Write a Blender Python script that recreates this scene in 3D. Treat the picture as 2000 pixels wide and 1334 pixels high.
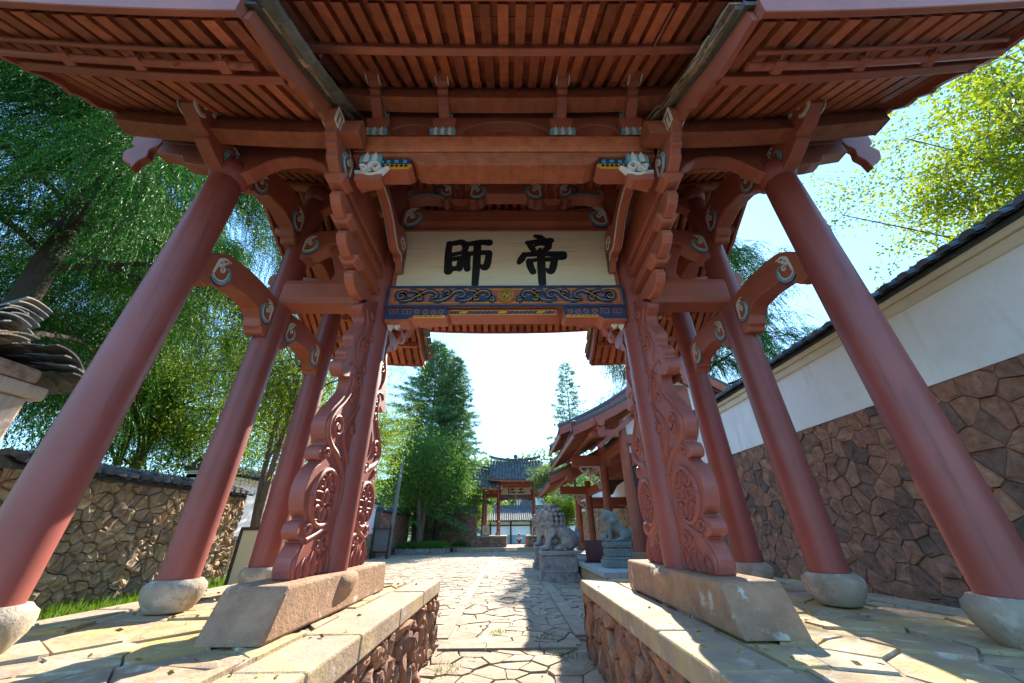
import bpy, bmesh, math, random
import numpy as np
from mathutils import Vector, Matrix
random.seed(7); RNG=np.random.default_rng(11)
for o in list(bpy.data.objects): bpy.data.objects.remove(o)
SC=bpy.context.scene; COL=SC.collection
# ---------------------------------------------------------------- camera
cam=bpy.data.cameras.new("camera"); camo=bpy.data.objects.new("camera",cam); COL.objects.link(camo)
cam.sensor_width=36.0; cam.lens=708/2000*36; cam.clip_start=.05; cam.clip_end=2000
_th=math.radians(27.635);_ro=math.radians(.517);_ps=math.radians(.511)
_R=Vector((math.cos(_ps),-math.sin(_ps),0));_FH=Vector((math.sin(_ps),math.cos(_ps),0));_Z=Vector((0,0,1))
_F=_FH*math.cos(_th)+_Z*math.sin(_th);_U=-_FH*math.sin(_th)+_Z*math.cos(_th)
_R2=_R*math.cos(_ro)-_U*math.sin(_ro);_U2=_R*math.sin(_ro)+_U*math.cos(_ro)
camo.matrix_world=Matrix(((_R2.x,_U2.x,-_F.x,0),(_R2.y,_U2.y,-_F.y,-4.2),(_R2.z,_U2.z,-_F.z,1.5),(0,0,0,1)))
SC.camera=camo
# ---------------------------------------------------------------- light
SKY_PIVOT=.86; SUN_AZ=math.radians(13); SUN_EL=math.radians(34)
w=bpy.data.worlds.new("World"); SC.world=w; w.use_nodes=True
nt=w.node_tree; nt.nodes.clear()
sky=nt.nodes.new("ShaderNodeTexSky"); sky.sky_type='NISHITA'; sky.sun_disc=False
sky.sun_elevation=SUN_EL; sky.sun_rotation=SUN_AZ; sky.air_density=1.0; sky.dust_density=.3; sky.ozone_density=2.2
bg=nt.nodes.new("ShaderNodeBackground"); bg.inputs[1].default_value=.15
wo=nt.nodes.new("ShaderNodeOutputWorld"); tint=nt.nodes.new('ShaderNodeMix'); tint.data_type='RGBA'; tint.blend_type='MULTIPLY'; tint.inputs[0].default_value=1; tint.inputs[7].default_value=(.70,.93,1.0,1); nt.links.new(sky.outputs[0],tint.inputs[6])
_bw=nt.nodes.new('ShaderNodeRGBToBW'); nt.links.new(sky.outputs[0],_bw.inputs[0])
_dv=nt.nodes.new('ShaderNodeMath'); _dv.operation='DIVIDE'; _dv.inputs[0].default_value=SKY_PIVOT; nt.links.new(_bw.outputs[0],_dv.inputs[1])
_pw=nt.nodes.new('ShaderNodeMath'); _pw.operation='POWER'; _pw.inputs[1].default_value=.58; nt.links.new(_dv.outputs[0],_pw.inputs[0])
_sc=nt.nodes.new('ShaderNodeVectorMath'); _sc.operation='SCALE'; nt.links.new(tint.outputs[2],_sc.inputs[0]); nt.links.new(_pw.outputs[0],_sc.inputs['Scale']); nt.links.new(_sc.outputs[0],bg.inputs[0]); nt.links.new(bg.outputs[0],wo.inputs[0])
sl=bpy.data.lights.new("sun",'SUN'); sl.energy=2.45; sl.angle=math.radians(.5); sl.color=(1,.89,.74)
so=bpy.data.objects.new("sun",sl); COL.objects.link(so)
sd=Vector((math.sin(SUN_AZ)*math.cos(SUN_EL),math.cos(SUN_AZ)*math.cos(SUN_EL),math.sin(SUN_EL)))
so.rotation_euler=sd.to_track_quat('Z','Y').to_euler(); so.location=sd*60
SC.view_settings.view_transform='Standard'; SC.view_settings.look='None'; SC.view_settings.gamma=1
SC.view_settings.use_curve_mapping=False
SC.view_settings.exposure=2.8
try:
    SC.cycles.max_bounces=10; SC.cycles.diffuse_bounces=6; SC.cycles.transparent_max_bounces=12
except Exception: pass
# ---------------------------------------------------------------- materials
MATS={}
def mat(name,col,rough=.6,nscale=6,namt=.18,bump=0,bscale=40,rnd=None,spec=.4,trans=0,spots=None,vert=None,coat=0,ramp=None,streak=None):
    m=bpy.data.materials.new(name); m.use_nodes=True; N=m.node_tree; L=N.links
    p=N.nodes["Principled BSDF"]; p.inputs["Roughness"].default_value=rough
    p.inputs["Specular IOR Level"].default_value=spec
    if coat: p.inputs["Coat Weight"].default_value=coat; p.inputs["Coat Roughness"].default_value=.25
    tc=N.nodes.new("ShaderNodeTexCoord")
    nz=N.nodes.new("ShaderNodeTexNoise"); nz.inputs["Scale"].default_value=nscale; nz.inputs["Detail"].default_value=6; nz.inputs["Roughness"].default_value=.62
    if streak:
        mp=N.nodes.new("ShaderNodeMapping"); mp.inputs["Scale"].default_value=streak; L.new(tc.outputs["Object"],mp.inputs[0]); L.new(mp.outputs[0],nz.inputs["Vector"])
    else: L.new(tc.outputs["Object"],nz.inputs["Vector"])
    def mix(fac,a,b):
        x=N.nodes.new("ShaderNodeMix"); x.data_type='RGBA'
        if isinstance(fac,float): x.inputs[0].default_value=fac
        else: L.new(fac,x.inputs[0])
        for i,v in ((6,a),(7,b)):
            if isinstance(v,(tuple,list)): x.inputs[i].default_value=(v[0],v[1],v[2],1)
            else: L.new(v,x.inputs[i])
        return x.outputs[2]
    def rampn(src,a,b):
        r=N.nodes.new("ShaderNodeMapRange"); r.inputs[1].default_value=a; r.inputs[2].default_value=b; L.new(src,r.inputs[0]); return r.outputs[0]
    f=rampn(nz.outputs[0],.3,.7)
    lo=tuple(c*(1-namt) for c in col); hi=tuple(min(1,c*(1+namt)) for c in col)
    if rnd or ramp:
        at=N.nodes.new("ShaderNodeAttribute"); at.attribute_name="rnd"
        cr=N.nodes.new("ShaderNodeValToRGB"); e=cr.color_ramp.elements
        cols=ramp if ramp else [tuple(c*(1-rnd) for c in col),tuple(min(1,c*(1+rnd)) for c in col)]
        while len(e)<len(cols): e.new(.5)
        for i,c in enumerate(cols): e[i].position=i/(len(cols)-1); e[i].color=(c[0],c[1],c[2],1)
        L.new(at.outputs["Fac"],cr.inputs[0])
        mm=N.nodes.new("ShaderNodeMix"); mm.data_type='RGBA'; mm.blend_type='MULTIPLY'; mm.inputs[0].default_value=1
        L.new(cr.outputs[0],mm.inputs[6]); c2=mix(f,(1-namt,)*3,(1+namt,)*3); L.new(c2,mm.inputs[7]); out=mm.outputs[2]
    else: out=mix(f,lo,hi)
    for s in (spots or []):  # (scale,lo,hi,color,strength)
        n2=N.nodes.new("ShaderNodeTexNoise"); n2.inputs["Scale"].default_value=s[0]; n2.inputs["Detail"].default_value=7; n2.inputs["Roughness"].default_value=.65
        mp=N.nodes.new("ShaderNodeMapping"); mp.inputs["Location"].default_value=(s[0]*3.1,s[1]*17,5.3); mp.inputs["Scale"].default_value=(s[5] if len(s)>5 else (1,1,1)); L.new(tc.outputs["Object"],mp.inputs[0]); L.new(mp.outputs[0],n2.inputs["Vector"])
        r=rampn(n2.outputs[0],s[1],s[2]); q=N.nodes.new("ShaderNodeMath"); q.operation='MULTIPLY'; q.inputs[1].default_value=s[4]; L.new(r,q.inputs[0])
        out=mix(q.outputs[0],out,s[3])
    L.new(out,p.inputs["Base Color"])
    if bump:
        nb=N.nodes.new("ShaderNodeTexNoise"); nb.inputs["Scale"].default_value=bscale; nb.inputs["Detail"].default_value=8; nb.inputs["Roughness"].default_value=.65
        L.new(tc.outputs["Object"],nb.inputs["Vector"])
        b=N.nodes.new("ShaderNodeBump"); b.inputs["Strength"].default_value=bump; b.inputs["Distance"].default_value=.03; L.new(nb.outputs[0],b.inputs["Height"]); L.new(b.outputs[0],p.inputs["Normal"])
    if trans:
        o=[n for n in N.nodes if n.type=='OUTPUT_MATERIAL'][0]
        t=N.nodes.new("ShaderNodeBsdfTranslucent"); g=mix(.5,out,(col[0]*1.6,col[1]*1.7,col[2]*.5)); L.new(g,t.inputs[0])
        ms=N.nodes.new("ShaderNodeMixShader"); ms.inputs[0].default_value=trans; L.new(p.outputs[0],ms.inputs[1]); L.new(t.outputs[0],ms.inputs[2]); L.new(ms.outputs[0],o.inputs[0])
    MATS[name]=m; return m
RED=mat("red_paint",(.34,.098,.060),.48,2.2,.16,.10,55,spec=.38,spots=[(70,.68,.74,(.45,.25,.2),.35),(1.3,.52,.75,(.28,.066,.042),.5)])
REDK=mat("red_column",(.26,.068,.058),.42,1.6,.14,.06,40,spec=.42,spots=[(60,.70,.75,(.45,.25,.2),.4),(1.1,.50,.75,(.20,.048,.040),.45),(9,.57,.68,(.15,.038,.03),.65,(1,1,.06)),(14,.66,.70,(.07,.03,.025),.5,(1,1,.03)),(3.2,.62,.72,(.36,.13,.10),.35,(1,1,.35))])
REDW=mat("red_timber",(.36,.108,.055),.62,9,.25,.16,60,spec=.3,rnd=.38,spots=[(26,.60,.72,(.14,.035,.02),.55,(1,.07,1)),(34,.66,.74,(.09,.03,.02),.5),(3,.60,.72,(.45,.22,.14),.25)])
REDC=mat("red_carved",(.29,.080,.062),.5,8,.12,.12,60,spec=.4)
WHT=mat("white_trim",(.60,.58,.54),.6,14,.1)
BLU=mat("blue_trim",(.010,.042,.105),.5,12,.3)
CYA=mat("pale_blue_trim",(.13,.34,.46),.5,14,.25)
GLD=mat("gold_trim",(.62,.31,.03),.42,20,.2,spec=.5)
GLD.node_tree.nodes["Principled BSDF"].inputs["Metallic"].default_value=.25
INK=mat("ink_black",(.008,.013,.015),.5,30,.2)
CRM=mat("cream_board",(.70,.62,.46),.6,1.5,.06,.05,20,streak=(1.2,1,16),spots=[(1.2,.55,.8,(.55,.45,.30),.35),(16,.60,.66,(.40,.32,.20),.55,(.05,1,1)),(4,.60,.75,(.50,.40,.26),.4)])
BRN=mat("dark_timber",(.055,.03,.022),.6,8,.25,.1)
TIL=mat("roof_tile",(.095,.10,.10),.75,12,.3,.25,60,rnd=.6,spots=[(9,.58,.7,(.16,.17,.13),.45),(4,.6,.75,(.13,.085,.05),.4)])
STN=mat("tan_stone",(.40,.245,.15),.88,5,.25,.95,42,spots=[(5,.60,.64,(.62,.58,.5),.9),(3,.54,.7,(.22,.13,.085),.6)])
DRM=mat("drum_stone",(.33,.285,.215),.88,4,.2,.5,40,spots=[(5,.52,.58,(.5,.47,.4),.7),(3,.55,.68,(.15,.13,.11),.6),(2.4,.56,.7,(.45,.34,.1),.5)])
SLB=mat("slab_stone",(.47,.385,.27),.86,3,.2,.5,26,rnd=.22,ramp=[(.31,.215,.15),(.41,.31,.18),(.37,.31,.23),(.42,.31,.13),(.34,.215,.165)],
   spots=[(1.6,.49,.60,(.48,.35,.10),.55),(7,.56,.64,(.60,.56,.48),.6),(2.3,.6,.72,(.25,.18,.15),.55)])
KRB=mat("kerb_stone",(.35,.265,.185),.86,3,.2,.5,34,spots=[(2,.5,.64,(.52,.40,.13),.5),(6,.58,.66,(.55,.5,.43),.6)])
RUBR=mat("warm_rubble",(.3,.16,.1),.92,11,.32,1.0,18,ramp=[(.26,.12,.075),(.36,.19,.11),(.30,.15,.10),(.22,.115,.08),(.36,.23,.15)],spots=[(8,.6,.72,(.45,.36,.25),.4)])
RUBD=mat("dark_rubble",(.2,.12,.09),.9,9,.35,1.0,16,ramp=[(.40,.19,.115),(.33,.155,.10),(.44,.225,.135),(.22,.125,.09),(.38,.18,.11),(.14,.095,.08),(.41,.21,.13)],spots=[(1.1,.52,.70,(.13,.08,.065),.6),(26,.66,.72,(.42,.44,.42),.5)])
RUBG=mat("field_rubble",(.3,.22,.14),.92,7,.28,.8,24,ramp=[(.42,.29,.17),(.33,.24,.155),(.48,.34,.20),(.28,.20,.14),(.46,.30,.16)],spots=[(1.5,.56,.7,(.15,.125,.10),.55),(9,.62,.7,(.4,.38,.33),.5)])
JNT=mat('joint_mortar',(.27,.22,.16),.95,6,.3,.5,30)
MOR=mat("mortar",(.13,.105,.08),.95,9,.25,.4)
PAV=mat("paving_stone",(.36,.29,.22),.85,4,.25,.7,26,ramp=[(.29,.215,.145),(.35,.27,.18),(.26,.19,.13),(.31,.245,.175),(.36,.275,.17),(.265,.195,.14)],spots=[(5,.58,.68,(.52,.47,.39),.5),(2,.58,.72,(.23,.18,.13),.5)])
SOIL=mat("joint_soil",(.23,.18,.115),.95,3,.25,.4,30,spots=[(1.6,.54,.64,(.17,.18,.045),.7)])
PLA=mat("white_plaster",(.88,.87,.84),.85,1.2,.05,.12,18,spots=[(2.2,.54,.72,(.52,.53,.52),.55,(1,1,.12)),(.7,.55,.7,(.70,.66,.58),.4),(1.0,.56,.75,(.60,.60,.58),.35),(30,.67,.72,(.3,.3,.3),.35)])
PLW=mat("aged_plaster",(.55,.44,.37),.9,2.5,.2,.35,20,spots=[(3,.55,.68,(.42,.27,.17),.7),(2,.56,.7,(.66,.6,.55),.5)],streak=(4,4,.6))
GRS=mat("grey_granite",(.27,.265,.255),.85,7,.2,.35,60,spots=[(5,.50,.64,(.15,.115,.10),.8),(4,.58,.7,(.44,.42,.39),.7),(2.5,.56,.66,(.22,.13,.09),.5)])
GRN=mat("green_granite",(.16,.20,.19),.85,7,.2,.3,60,spots=[(5,.55,.68,(.10,.115,.105),.6)])
BARK=mat("bark",(.13,.095,.065),.95,8,.35,.9,18,streak=(3,3,.7),spots=[(3,.55,.68,(.12,.14,.05),.5)])
BARKD=mat("dark_bark",(.055,.042,.033),.95,8,.35,.9,18,streak=(3,3,.7))
WTH=mat("weathered_timber",(.17,.165,.16),.85,6,.3,.3,20,streak=(6,6,.6))
def leafm(name,col,rnd,trans=.45,ramp=None): return mat(name,col,.5,.7,.22,rnd=rnd,trans=trans,spec=.12,ramp=ramp)
LCYP=leafm("cypress_leaf",(.035,.12,.02),.6,.2,[(.010,.05,.010),(.024,.105,.012),(.055,.19,.012),(.014,.066,.014)])
LBRD=leafm("bright_leaf",(.12,.2,.02),.4,.5,[(.09,.17,.02),(.17,.26,.022),(.25,.31,.024),(.12,.23,.03)])
LDRK=leafm("deep_leaf",(.06,.14,.03),.4,.5,[(.06,.14,.035),(.10,.20,.04),(.16,.26,.04)])
LCON=leafm("conifer_leaf",(.04,.11,.055),.4,.3,[(.07,.15,.06),(.11,.21,.07),(.19,.28,.08),(.09,.19,.08)])
LGIN=leafm("ginkgo_leaf",(.2,.27,.02),.4,.5,[(.13,.22,.02),(.22,.29,.02),(.34,.34,.02),(.17,.26,.03)])
LFAR=leafm("far_leaf",(.12,.2,.07),.3,.4,[(.08,.15,.07),(.13,.2,.07),(.17,.22,.06)])
LGRS=leafm("grass_blade",(.09,.17,.02),.4,.45,[(.06,.13,.018),(.1,.19,.02),(.16,.21,.03)])
# ---------------------------------------------------------------- helpers
class MB:
    def __init__(s): s.v=[];s.f=[];s.m=[];s.a=[];s.sm=[]
    def add(s,vs,fs,m=0,a=None,smooth=False):
        n=len(s.v); s.v+= [tuple(v) for v in vs]
        if a is None: a=random.random()
        for f in fs: s.f.append(tuple(i+n for i in f)); s.m.append(m); s.a.append(a); s.sm.append(smooth)
    def box(s,c,d,m=0,rz=0,a=None,taper=1.0):
        x,y,z=d[0]/2,d[1]/2,d[2]/2; vs=[]
        for k,t in ((-1,1),(1,taper)):
            for sx,sy in ((-1,-1),(1,-1),(1,1),(-1,1)):
                X,Y=sx*x*t,sy*y*t; vs.append((c[0]+X*math.cos(rz)-Y*math.sin(rz),c[1]+X*math.sin(rz)+Y*math.cos(rz),c[2]+k*z))
        s.add(vs,[(3,2,1,0),(4,5,6,7),(0,1,5,4),(1,2,6,5),(2,3,7,6),(3,0,4,7)],m,a)
    def bx(s,x0,x1,y0,y1,z0,z1,m=0,a=None): s.box(((x0+x1)/2,(y0+y1)/2,(z0+z1)/2),(abs(x1-x0),abs(y1-y0),abs(z1-z0)),m,0,a)
    def prism(s,poly,mp,h0,h1,m=0,a=None,smooth=False):
        ar=sum(poly[i][0]*poly[(i+1)%len(poly)][1]-poly[(i+1)%len(poly)][0]*poly[i][1] for i in range(len(poly)))
        if ar<0: poly=poly[::-1]
        n=len(poly); A=[mp(p[0],p[1],h0) for p in poly]; B=[mp(p[0],p[1],h1) for p in poly]
        if a is None: a=random.random()
        s.add(A+B,[tuple(range(n))[::-1],tuple(range(n,2*n))],m,a)
        b=len(s.v)-2*n
        for i in range(n):
            j=(i+1)%n; s.f.append((b+i,b+j,b+n+j,b+n+i)); s.m.append(m); s.a.append(a); s.sm.append(smooth)
    def lathe(s,prof,c=(0,0),n=28,m=0,lean=(0,0),z0=0,a=None):
        vs=[];fs=[]
        for r,z in prof:
            for i in range(n):
                t=2*math.pi*i/n; vs.append((c[0]+lean[0]*(z-z0)+r*math.cos(t),c[1]+lean[1]*(z-z0)+r*math.sin(t),z))
        k=len(prof)
        for j in range(k-1):
            for i in range(n):
                q=(i+1)%n; fs.append((j*n+i,j*n+q,(j+1)*n+q,(j+1)*n+i))
        s.add(vs,fs,m,a,True); s.add(vs[:n],[tuple(range(n))[::-1]],m,a); s.add(vs[-n:],[tuple(range(n))],m,a)
    def tube(s,pts,rad,n=8,m=0,a=None,cap=True):
        P=[Vector(p) for p in pts]; k=len(P)
        if not isinstance(rad,(list,tuple)): rad=[rad]*k
        vs=[];fs=[];up=Vector((.13,.31,1)).normalized()
        for i in range(k):
            d=(P[min(i+1,k-1)]-P[max(i-1,0)]); d=d.normalized() if d.length>1e-9 else Vector((0,0,1))
            u=d.cross(up); u=u.normalized() if u.length>1e-4 else d.cross(Vector((1,0,0))).normalized(); v=d.cross(u)
            for q in range(n):
                t=2*math.pi*q/n; vs.append(P[i]+(u*math.cos(t)+v*math.sin(t))*rad[i])
        for i in range(k-1):
            for q in range(n):
                r=(q+1)%n; fs.append((i*n+q,(i+1)*n+q,(i+1)*n+r,i*n+r))
        s.add(vs,fs,m,a,True)
        if cap: s.add(vs[:n],[tuple(range(n))],m,a); s.add(vs[-n:],[tuple(range(n))[::-1]],m,a)
    def ribbon(s,pts,w,h,mp,m=0,base=0,a=None,flat=False,ends=True):
        k=len(pts)
        if not isinstance(w,(list,tuple)): w=[w]*k
        vs=[];fs=[]
        prof=[(-1,0),(-.93,1),(.93,1),(1,0)] if flat else [(-1,0),(-.75,.6),(0,1),(.75,.6),(1,0)]
        q=len(prof)
        for i in range(k):
            a0=pts[max(i-1,0)];a1=pts[min(i+1,k-1)]; dx,dy=a1[0]-a0[0],a1[1]-a0[1]; l=math.hypot(dx,dy) or 1e-9
            nx,ny=-dy/l,dx/l
            for (e,z) in prof: vs.append(mp(pts[i][0]+nx*e*w[i]/2,pts[i][1]+ny*e*w[i]/2,base+h*z*(1 if flat else min(1,w[i]/max(w)+.2))))
        for i in range(k-1):
            for j in range(q-1): fs.append((i*q+j,i*q+j+1,(i+1)*q+j+1,(i+1)*q+j))
        s.add(vs,fs,m,a,not flat)
        if ends: s.add(vs[:q]+vs[-q:],[tuple(range(q)),tuple(range(q,2*q))[::-1]],m,a)
    def disc(s,c,r,h,mp,m=0,base=0,n=20,ry=None,a=None):
        ry=ry or r; P=[(c[0]+r*math.cos(2*math.pi*i/n),c[1]+ry*math.sin(2*math.pi*i/n)) for i in range(n)]; s.prism(P,mp,base,base+h,m,a)
    def sphere(s,c,r,nu=12,nv=8,m=0,rot=None,a=None):
        if not isinstance(r,(tuple,list)): r=(r,)*3
        vs=[];fs=[]
        for j in range(nv+1):
            t=math.pi*j/nv
            for i in range(nu):
                p=2*math.pi*i/nu; q=Vector((r[0]*math.sin(t)*math.cos(p),r[1]*math.sin(t)*math.sin(p),r[2]*math.cos(t)))
                if rot is not None: q=rot@q
                vs.append((c[0]+q.x,c[1]+q.y,c[2]+q.z))
        for j in range(nv):
            for i in range(nu):
                k=(i+1)%nu; fs.append((j*nu+i,(j+1)*nu+i,(j+1)*nu+k,j*nu+k))
        s.add(vs,fs,m,a,True)
    def build(s,name,mats,parent=None,bevel=0,seg=1,**kw):
        me=bpy.data.meshes.new(name); me.from_pydata([tuple(v) for v in s.v],[],s.f)
        if not isinstance(mats,(list,tuple)): mats=[mats]
        for x in mats: me.materials.append(x)
        me.polygons.foreach_set("material_index",s.m); me.polygons.foreach_set("use_smooth",s.sm)
        at=me.attributes.new("rnd",'FLOAT','FACE'); at.data.foreach_set("value",np.array(s.a,dtype=np.float32))
        me.update()
        o=bpy.data.objects.new(name,me); COL.objects.link(o)
        if parent is not None: o.parent=parent
        if bevel:
            b=o.modifiers.new("bevel",'BEVEL'); b.width=bevel; b.segments=seg; b.limit_method='ANGLE'; b.angle_limit=math.radians(40)
        tag(o,**kw); return o
def tag(o,label=None,cat=None,group=None,kind=None):
    for k,v in (("label",label),("category",cat),("group",group),("kind",kind)):
        if v: o[k]=v
    return o
def thing(name,label,cat,loc=(0,0,0),rz=0,group=None):
    o=bpy.data.objects.new(name,None); COL.objects.link(o); o.location=loc; o.rotation_euler=(0,0,rz); o.empty_display_size=.2
    return tag(o,label,cat,group)
def copy_tree(o,parent=None,skip=()):
    c=o.copy(); COL.objects.link(c); c.parent=parent
    for ch in list(o.children):
        if ch.name.split('.')[0] in skip: continue
        copy_tree(ch,c,skip)
    return c
def PX(X,sg=1): return lambda a,b,h:(X+sg*h,a,b)      # plane x=X, coords (y,z)
def PY(Y,sg=-1): return lambda a,b,h:(a,Y+sg*h,b)     # plane y=Y, coords (x,z)
def PZ(Z): return lambda a,b,h:(a,b,Z+h)
def crv(pts,n=6,closed=False):
    out=[];k=len(pts)
    for i in range(k if closed else k-1):
        g=(lambda j:pts[j%k]) if closed else (lambda j:pts[max(0,min(k-1,j))])
        p0,p1,p2,p3=g(i-1),g(i),g(i+1),g(i+2)
        for q in range(n):
            t=q/n; out.append(tuple(.5*((2*p1[d])+(-p0[d]+p2[d])*t+(2*p0[d]-5*p1[d]+4*p2[d]-p3[d])*t*t+(-p0[d]+3*p1[d]-3*p2[d]+p3[d])*t**3) for d in range(len(p1))))
    if not closed: out.append(tuple(pts[-1]))
    return out
def spiral(cx,cy,r0,r1,a0,turns,n=22):
    return [(cx+(r0+(r1-r0)*i/n)*math.cos(a0+turns*2*math.pi*i/n),cy+(r0+(r1-r0)*i/n)*math.sin(a0+turns*2*math.pi*i/n)) for i in range(n+1)]
def tapw(n,w0,w1,w2=None):
    return [w0+(w1-w0)*i/(n-1) for i in range(n)] if w2 is None else [(w0+(w1-w0)*2*i/(n-1)) if i<(n-1)/2 else (w1+(w2-w1)*(2*i/(n-1)-1)) for i in range(n)]
def interp(tab,x):
    xs=[t[0] for t in tab]; ys=[t[1] for t in tab]; return float(np.interp(x,xs,ys))
def voro(x0,x1,y0,y1,sx,sy,jit=.42,rot=0,seed=1,keep=None,drop=.16):
    rg=random.Random(seed); nx=int(math.ceil((x1-x0)/sx))+2; ny=int(math.ceil((y1-y0)/sy))+2
    S={}
    for i in range(-1,nx):
        for j in range(-1,ny):
            if rg.random()<drop: rg.random(); continue
            off=.5*(j%2); S[i,j]=(x0+(i+off+.5*0+rg.uniform(-jit,jit))*sx,y0+(j+.5+rg.uniform(-jit,jit))*sy)
    out=[]
    for (i,j),(cx,cy) in S.items():
        if cx<x0-sx or cx>x1+sx or cy<y0-sy or cy>y1+sy: continue
        if keep and not keep(cx,cy): continue
        P=[(cx-3*sx,cy-3*sy),(cx+3*sx,cy-3*sy),(cx+3*sx,cy+3*sy),(cx-3*sx,cy+3*sy)]
        pl=[]
        for a in range(-2,3):
            for b in range(-2,3):
                if (a or b) and (i+a,j+b) in S:
                    q=S[i+a,j+b]; nxx,nyy=q[0]-cx,q[1]-cy; pl.append((nxx,nyy,(q[0]**2+q[1]**2-cx**2-cy**2)/2))
        pl+= [(-1,0,-x0),(1,0,x1),(0,-1,-y0),(0,1,y1)]
        for (A,B,Cc) in pl:
            Q=[];n=len(P)
            for k in range(n):
                p,q=P[k],P[(k+1)%n]; dp=A*p[0]+B*p[1]-Cc; dq=A*q[0]+B*q[1]-Cc
                if dp<=0: Q.append(p)
                if dp*dq<0: t=dp/(dp-dq); Q.append((p[0]+(q[0]-p[0])*t,p[1]+(q[1]-p[1])*t))
            P=Q
            if len(P)<3: break
        if len(P)>=3: out.append(P)
    return out
def stones(mb,polys,mp,gap=.02,depth=.05,m=0,flat=.0,rough=.012,sub=True,inner=.78):
    for P in polys:
        n=len(P); cx=sum(p[0] for p in P)/n; cy=sum(p[1] for p in P)/n
        r=sum(math.hypot(p[0]-cx,p[1]-cy) for p in P)/n
        if r<.03: continue
        if sub:
            Q=[]
            for i in range(n):
                p,q=P[i],P[(i+1)%n]; t=.2+.1*random.random()
                Q+= [(p[0]+(q[0]-p[0])*t,p[1]+(q[1]-p[1])*t),(q[0]-(q[0]-p[0])*t,q[1]-(q[1]-p[1])*t)]
            P=Q;n=len(P)
        d=depth*random.uniform(.6,1.25); tx=random.uniform(-1,1)*flat; ty=random.uniform(-1,1)*flat
        def ring(s,h,nz): return [mp(cx+(p[0]-cx)*s,cy+(p[1]-cy)*s,h+tx*(p[0]-cx)+ty*(p[1]-cy)+random.uniform(-nz,nz)) for p in P]
        s0=max(.5,1-gap/r/2*1.2)
        vs=ring(s0,-.02,0)+ring(s0*.985,d*.6,rough*.6)+ring(s0*(.5+.5*inner),d*.93,rough)+ring(s0*inner*.62,d,rough)+[mp(cx,cy,d+random.uniform(-rough,rough))]
        fs=[]
        for k in range(3):
            for i in range(n): j=(i+1)%n; fs.append((k*n+i,k*n+j,(k+1)*n+j,(k+1)*n+i))
        for i in range(n): fs.append((3*n+i,3*n+(i+1)%n,4*n))
        # orientation check
        a0=Vector(vs[3*n]);a1=Vector(vs[3*n+1]);a2=Vector(vs[4*n]); nn=(a1-a0).cross(a2-a0); out=Vector(mp(cx,cy,1))-Vector(mp(cx,cy,0))
        if nn.dot(out)<0: fs=[f[::-1] for f in fs]
        mb.add(vs,fs,m,random.random(),False)
def tiles(mb,prof,x0,x1,sp,mp,m=0,seg=.2,r=None,rise=None):
    """prof: list of (s,z) along slope from eave to ridge; mp(x,s,z)"""
    r=r or sp*.36; L=[0]
    for i in range(1,len(prof)): L.append(L[-1]+math.hypot(prof[i][0]-prof[i-1][0],prof[i][1]-prof[i-1][1]))
    ns=max(2,int(L[-1]/seg)); n=max(1,int(round((x1-x0)/sp))); sp=(x1-x0)/n
    S=[np.interp(L[-1]*k/ns,L,[p[0] for p in prof]) for k in range(ns+1)]; Zs=[np.interp(L[-1]*k/ns,L,[p[1] for p in prof]) for k in range(ns+1)]
    rz=rise or (lambda x:0)
    for i in range(n):
        xc=x0+(i+.5)*sp
        for k in range(ns):
            a=random.random(); jx=random.uniform(-.006,.006)
            for kind in (0,1):
                vs=[]
                for (kk,rr,up) in ((k,r*1.06,.018),(k+1,r*.92,0)):
                    for q in range(6):
                        t=math.pi*q/5
                        if kind==0: X=xc+jx-rr*math.cos(t); z=Zs[kk]+.05+rr*.95*math.sin(t)+up
                        else: X=xc+sp/2-(sp/2-r*.5)*math.cos(t); z=Zs[kk]+.06-.045*math.sin(t)+up*.8
                        vs.append(mp(X,S[kk],z+rz(X)))
                fs=[(q,q+1,7+q,6+q) for q in range(5)]
                if kind==0: fs.append((5,4,3,2,1,0))
                mb.add(vs,fs,m,a if kind==0 else random.random(),False)
def blob(name,parts,voxel,matr,parent=None,smooth=6,**kw):
    mb=MB()
    for p in parts:
        if p[0]=='e':
            rot=Matrix.Rotation(p[3],3,'Y') if len(p)>3 else None
            mb.sphere(p[1],p[2],18,12,rot=rot)
        else:
            p0,p1=Vector(p[1]),Vector(p[2]); k=max(3,int((p1-p0).length/(min(p[3],p[4])*.45))+1)
            for i in range(k+1):
                t=i/k; mb.sphere(p0.lerp(p1,t),p[3]+(p[4]-p[3])*t,14,10)
    o=mb.build("tmp",matr)
    r=o.modifiers.new("r",'REMESH'); r.mode='VOXEL'; r.voxel_size=voxel
    s=o.modifiers.new("s",'SMOOTH'); s.iterations=smooth; s.factor=.5
    dg=bpy.context.evaluated_depsgraph_get(); me=bpy.data.meshes.new_from_object(o.evaluated_get(dg)); bpy.data.objects.remove(o)
    me.name=name
    me.materials.clear(); me.materials.append(matr); me.polygons.foreach_set("use_smooth",[True]*len(me.polygons))
    ob=bpy.data.objects.new(name,me); COL.objects.link(ob)
    if parent is not None: ob.parent=parent
    tag(ob,**kw); return ob
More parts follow.
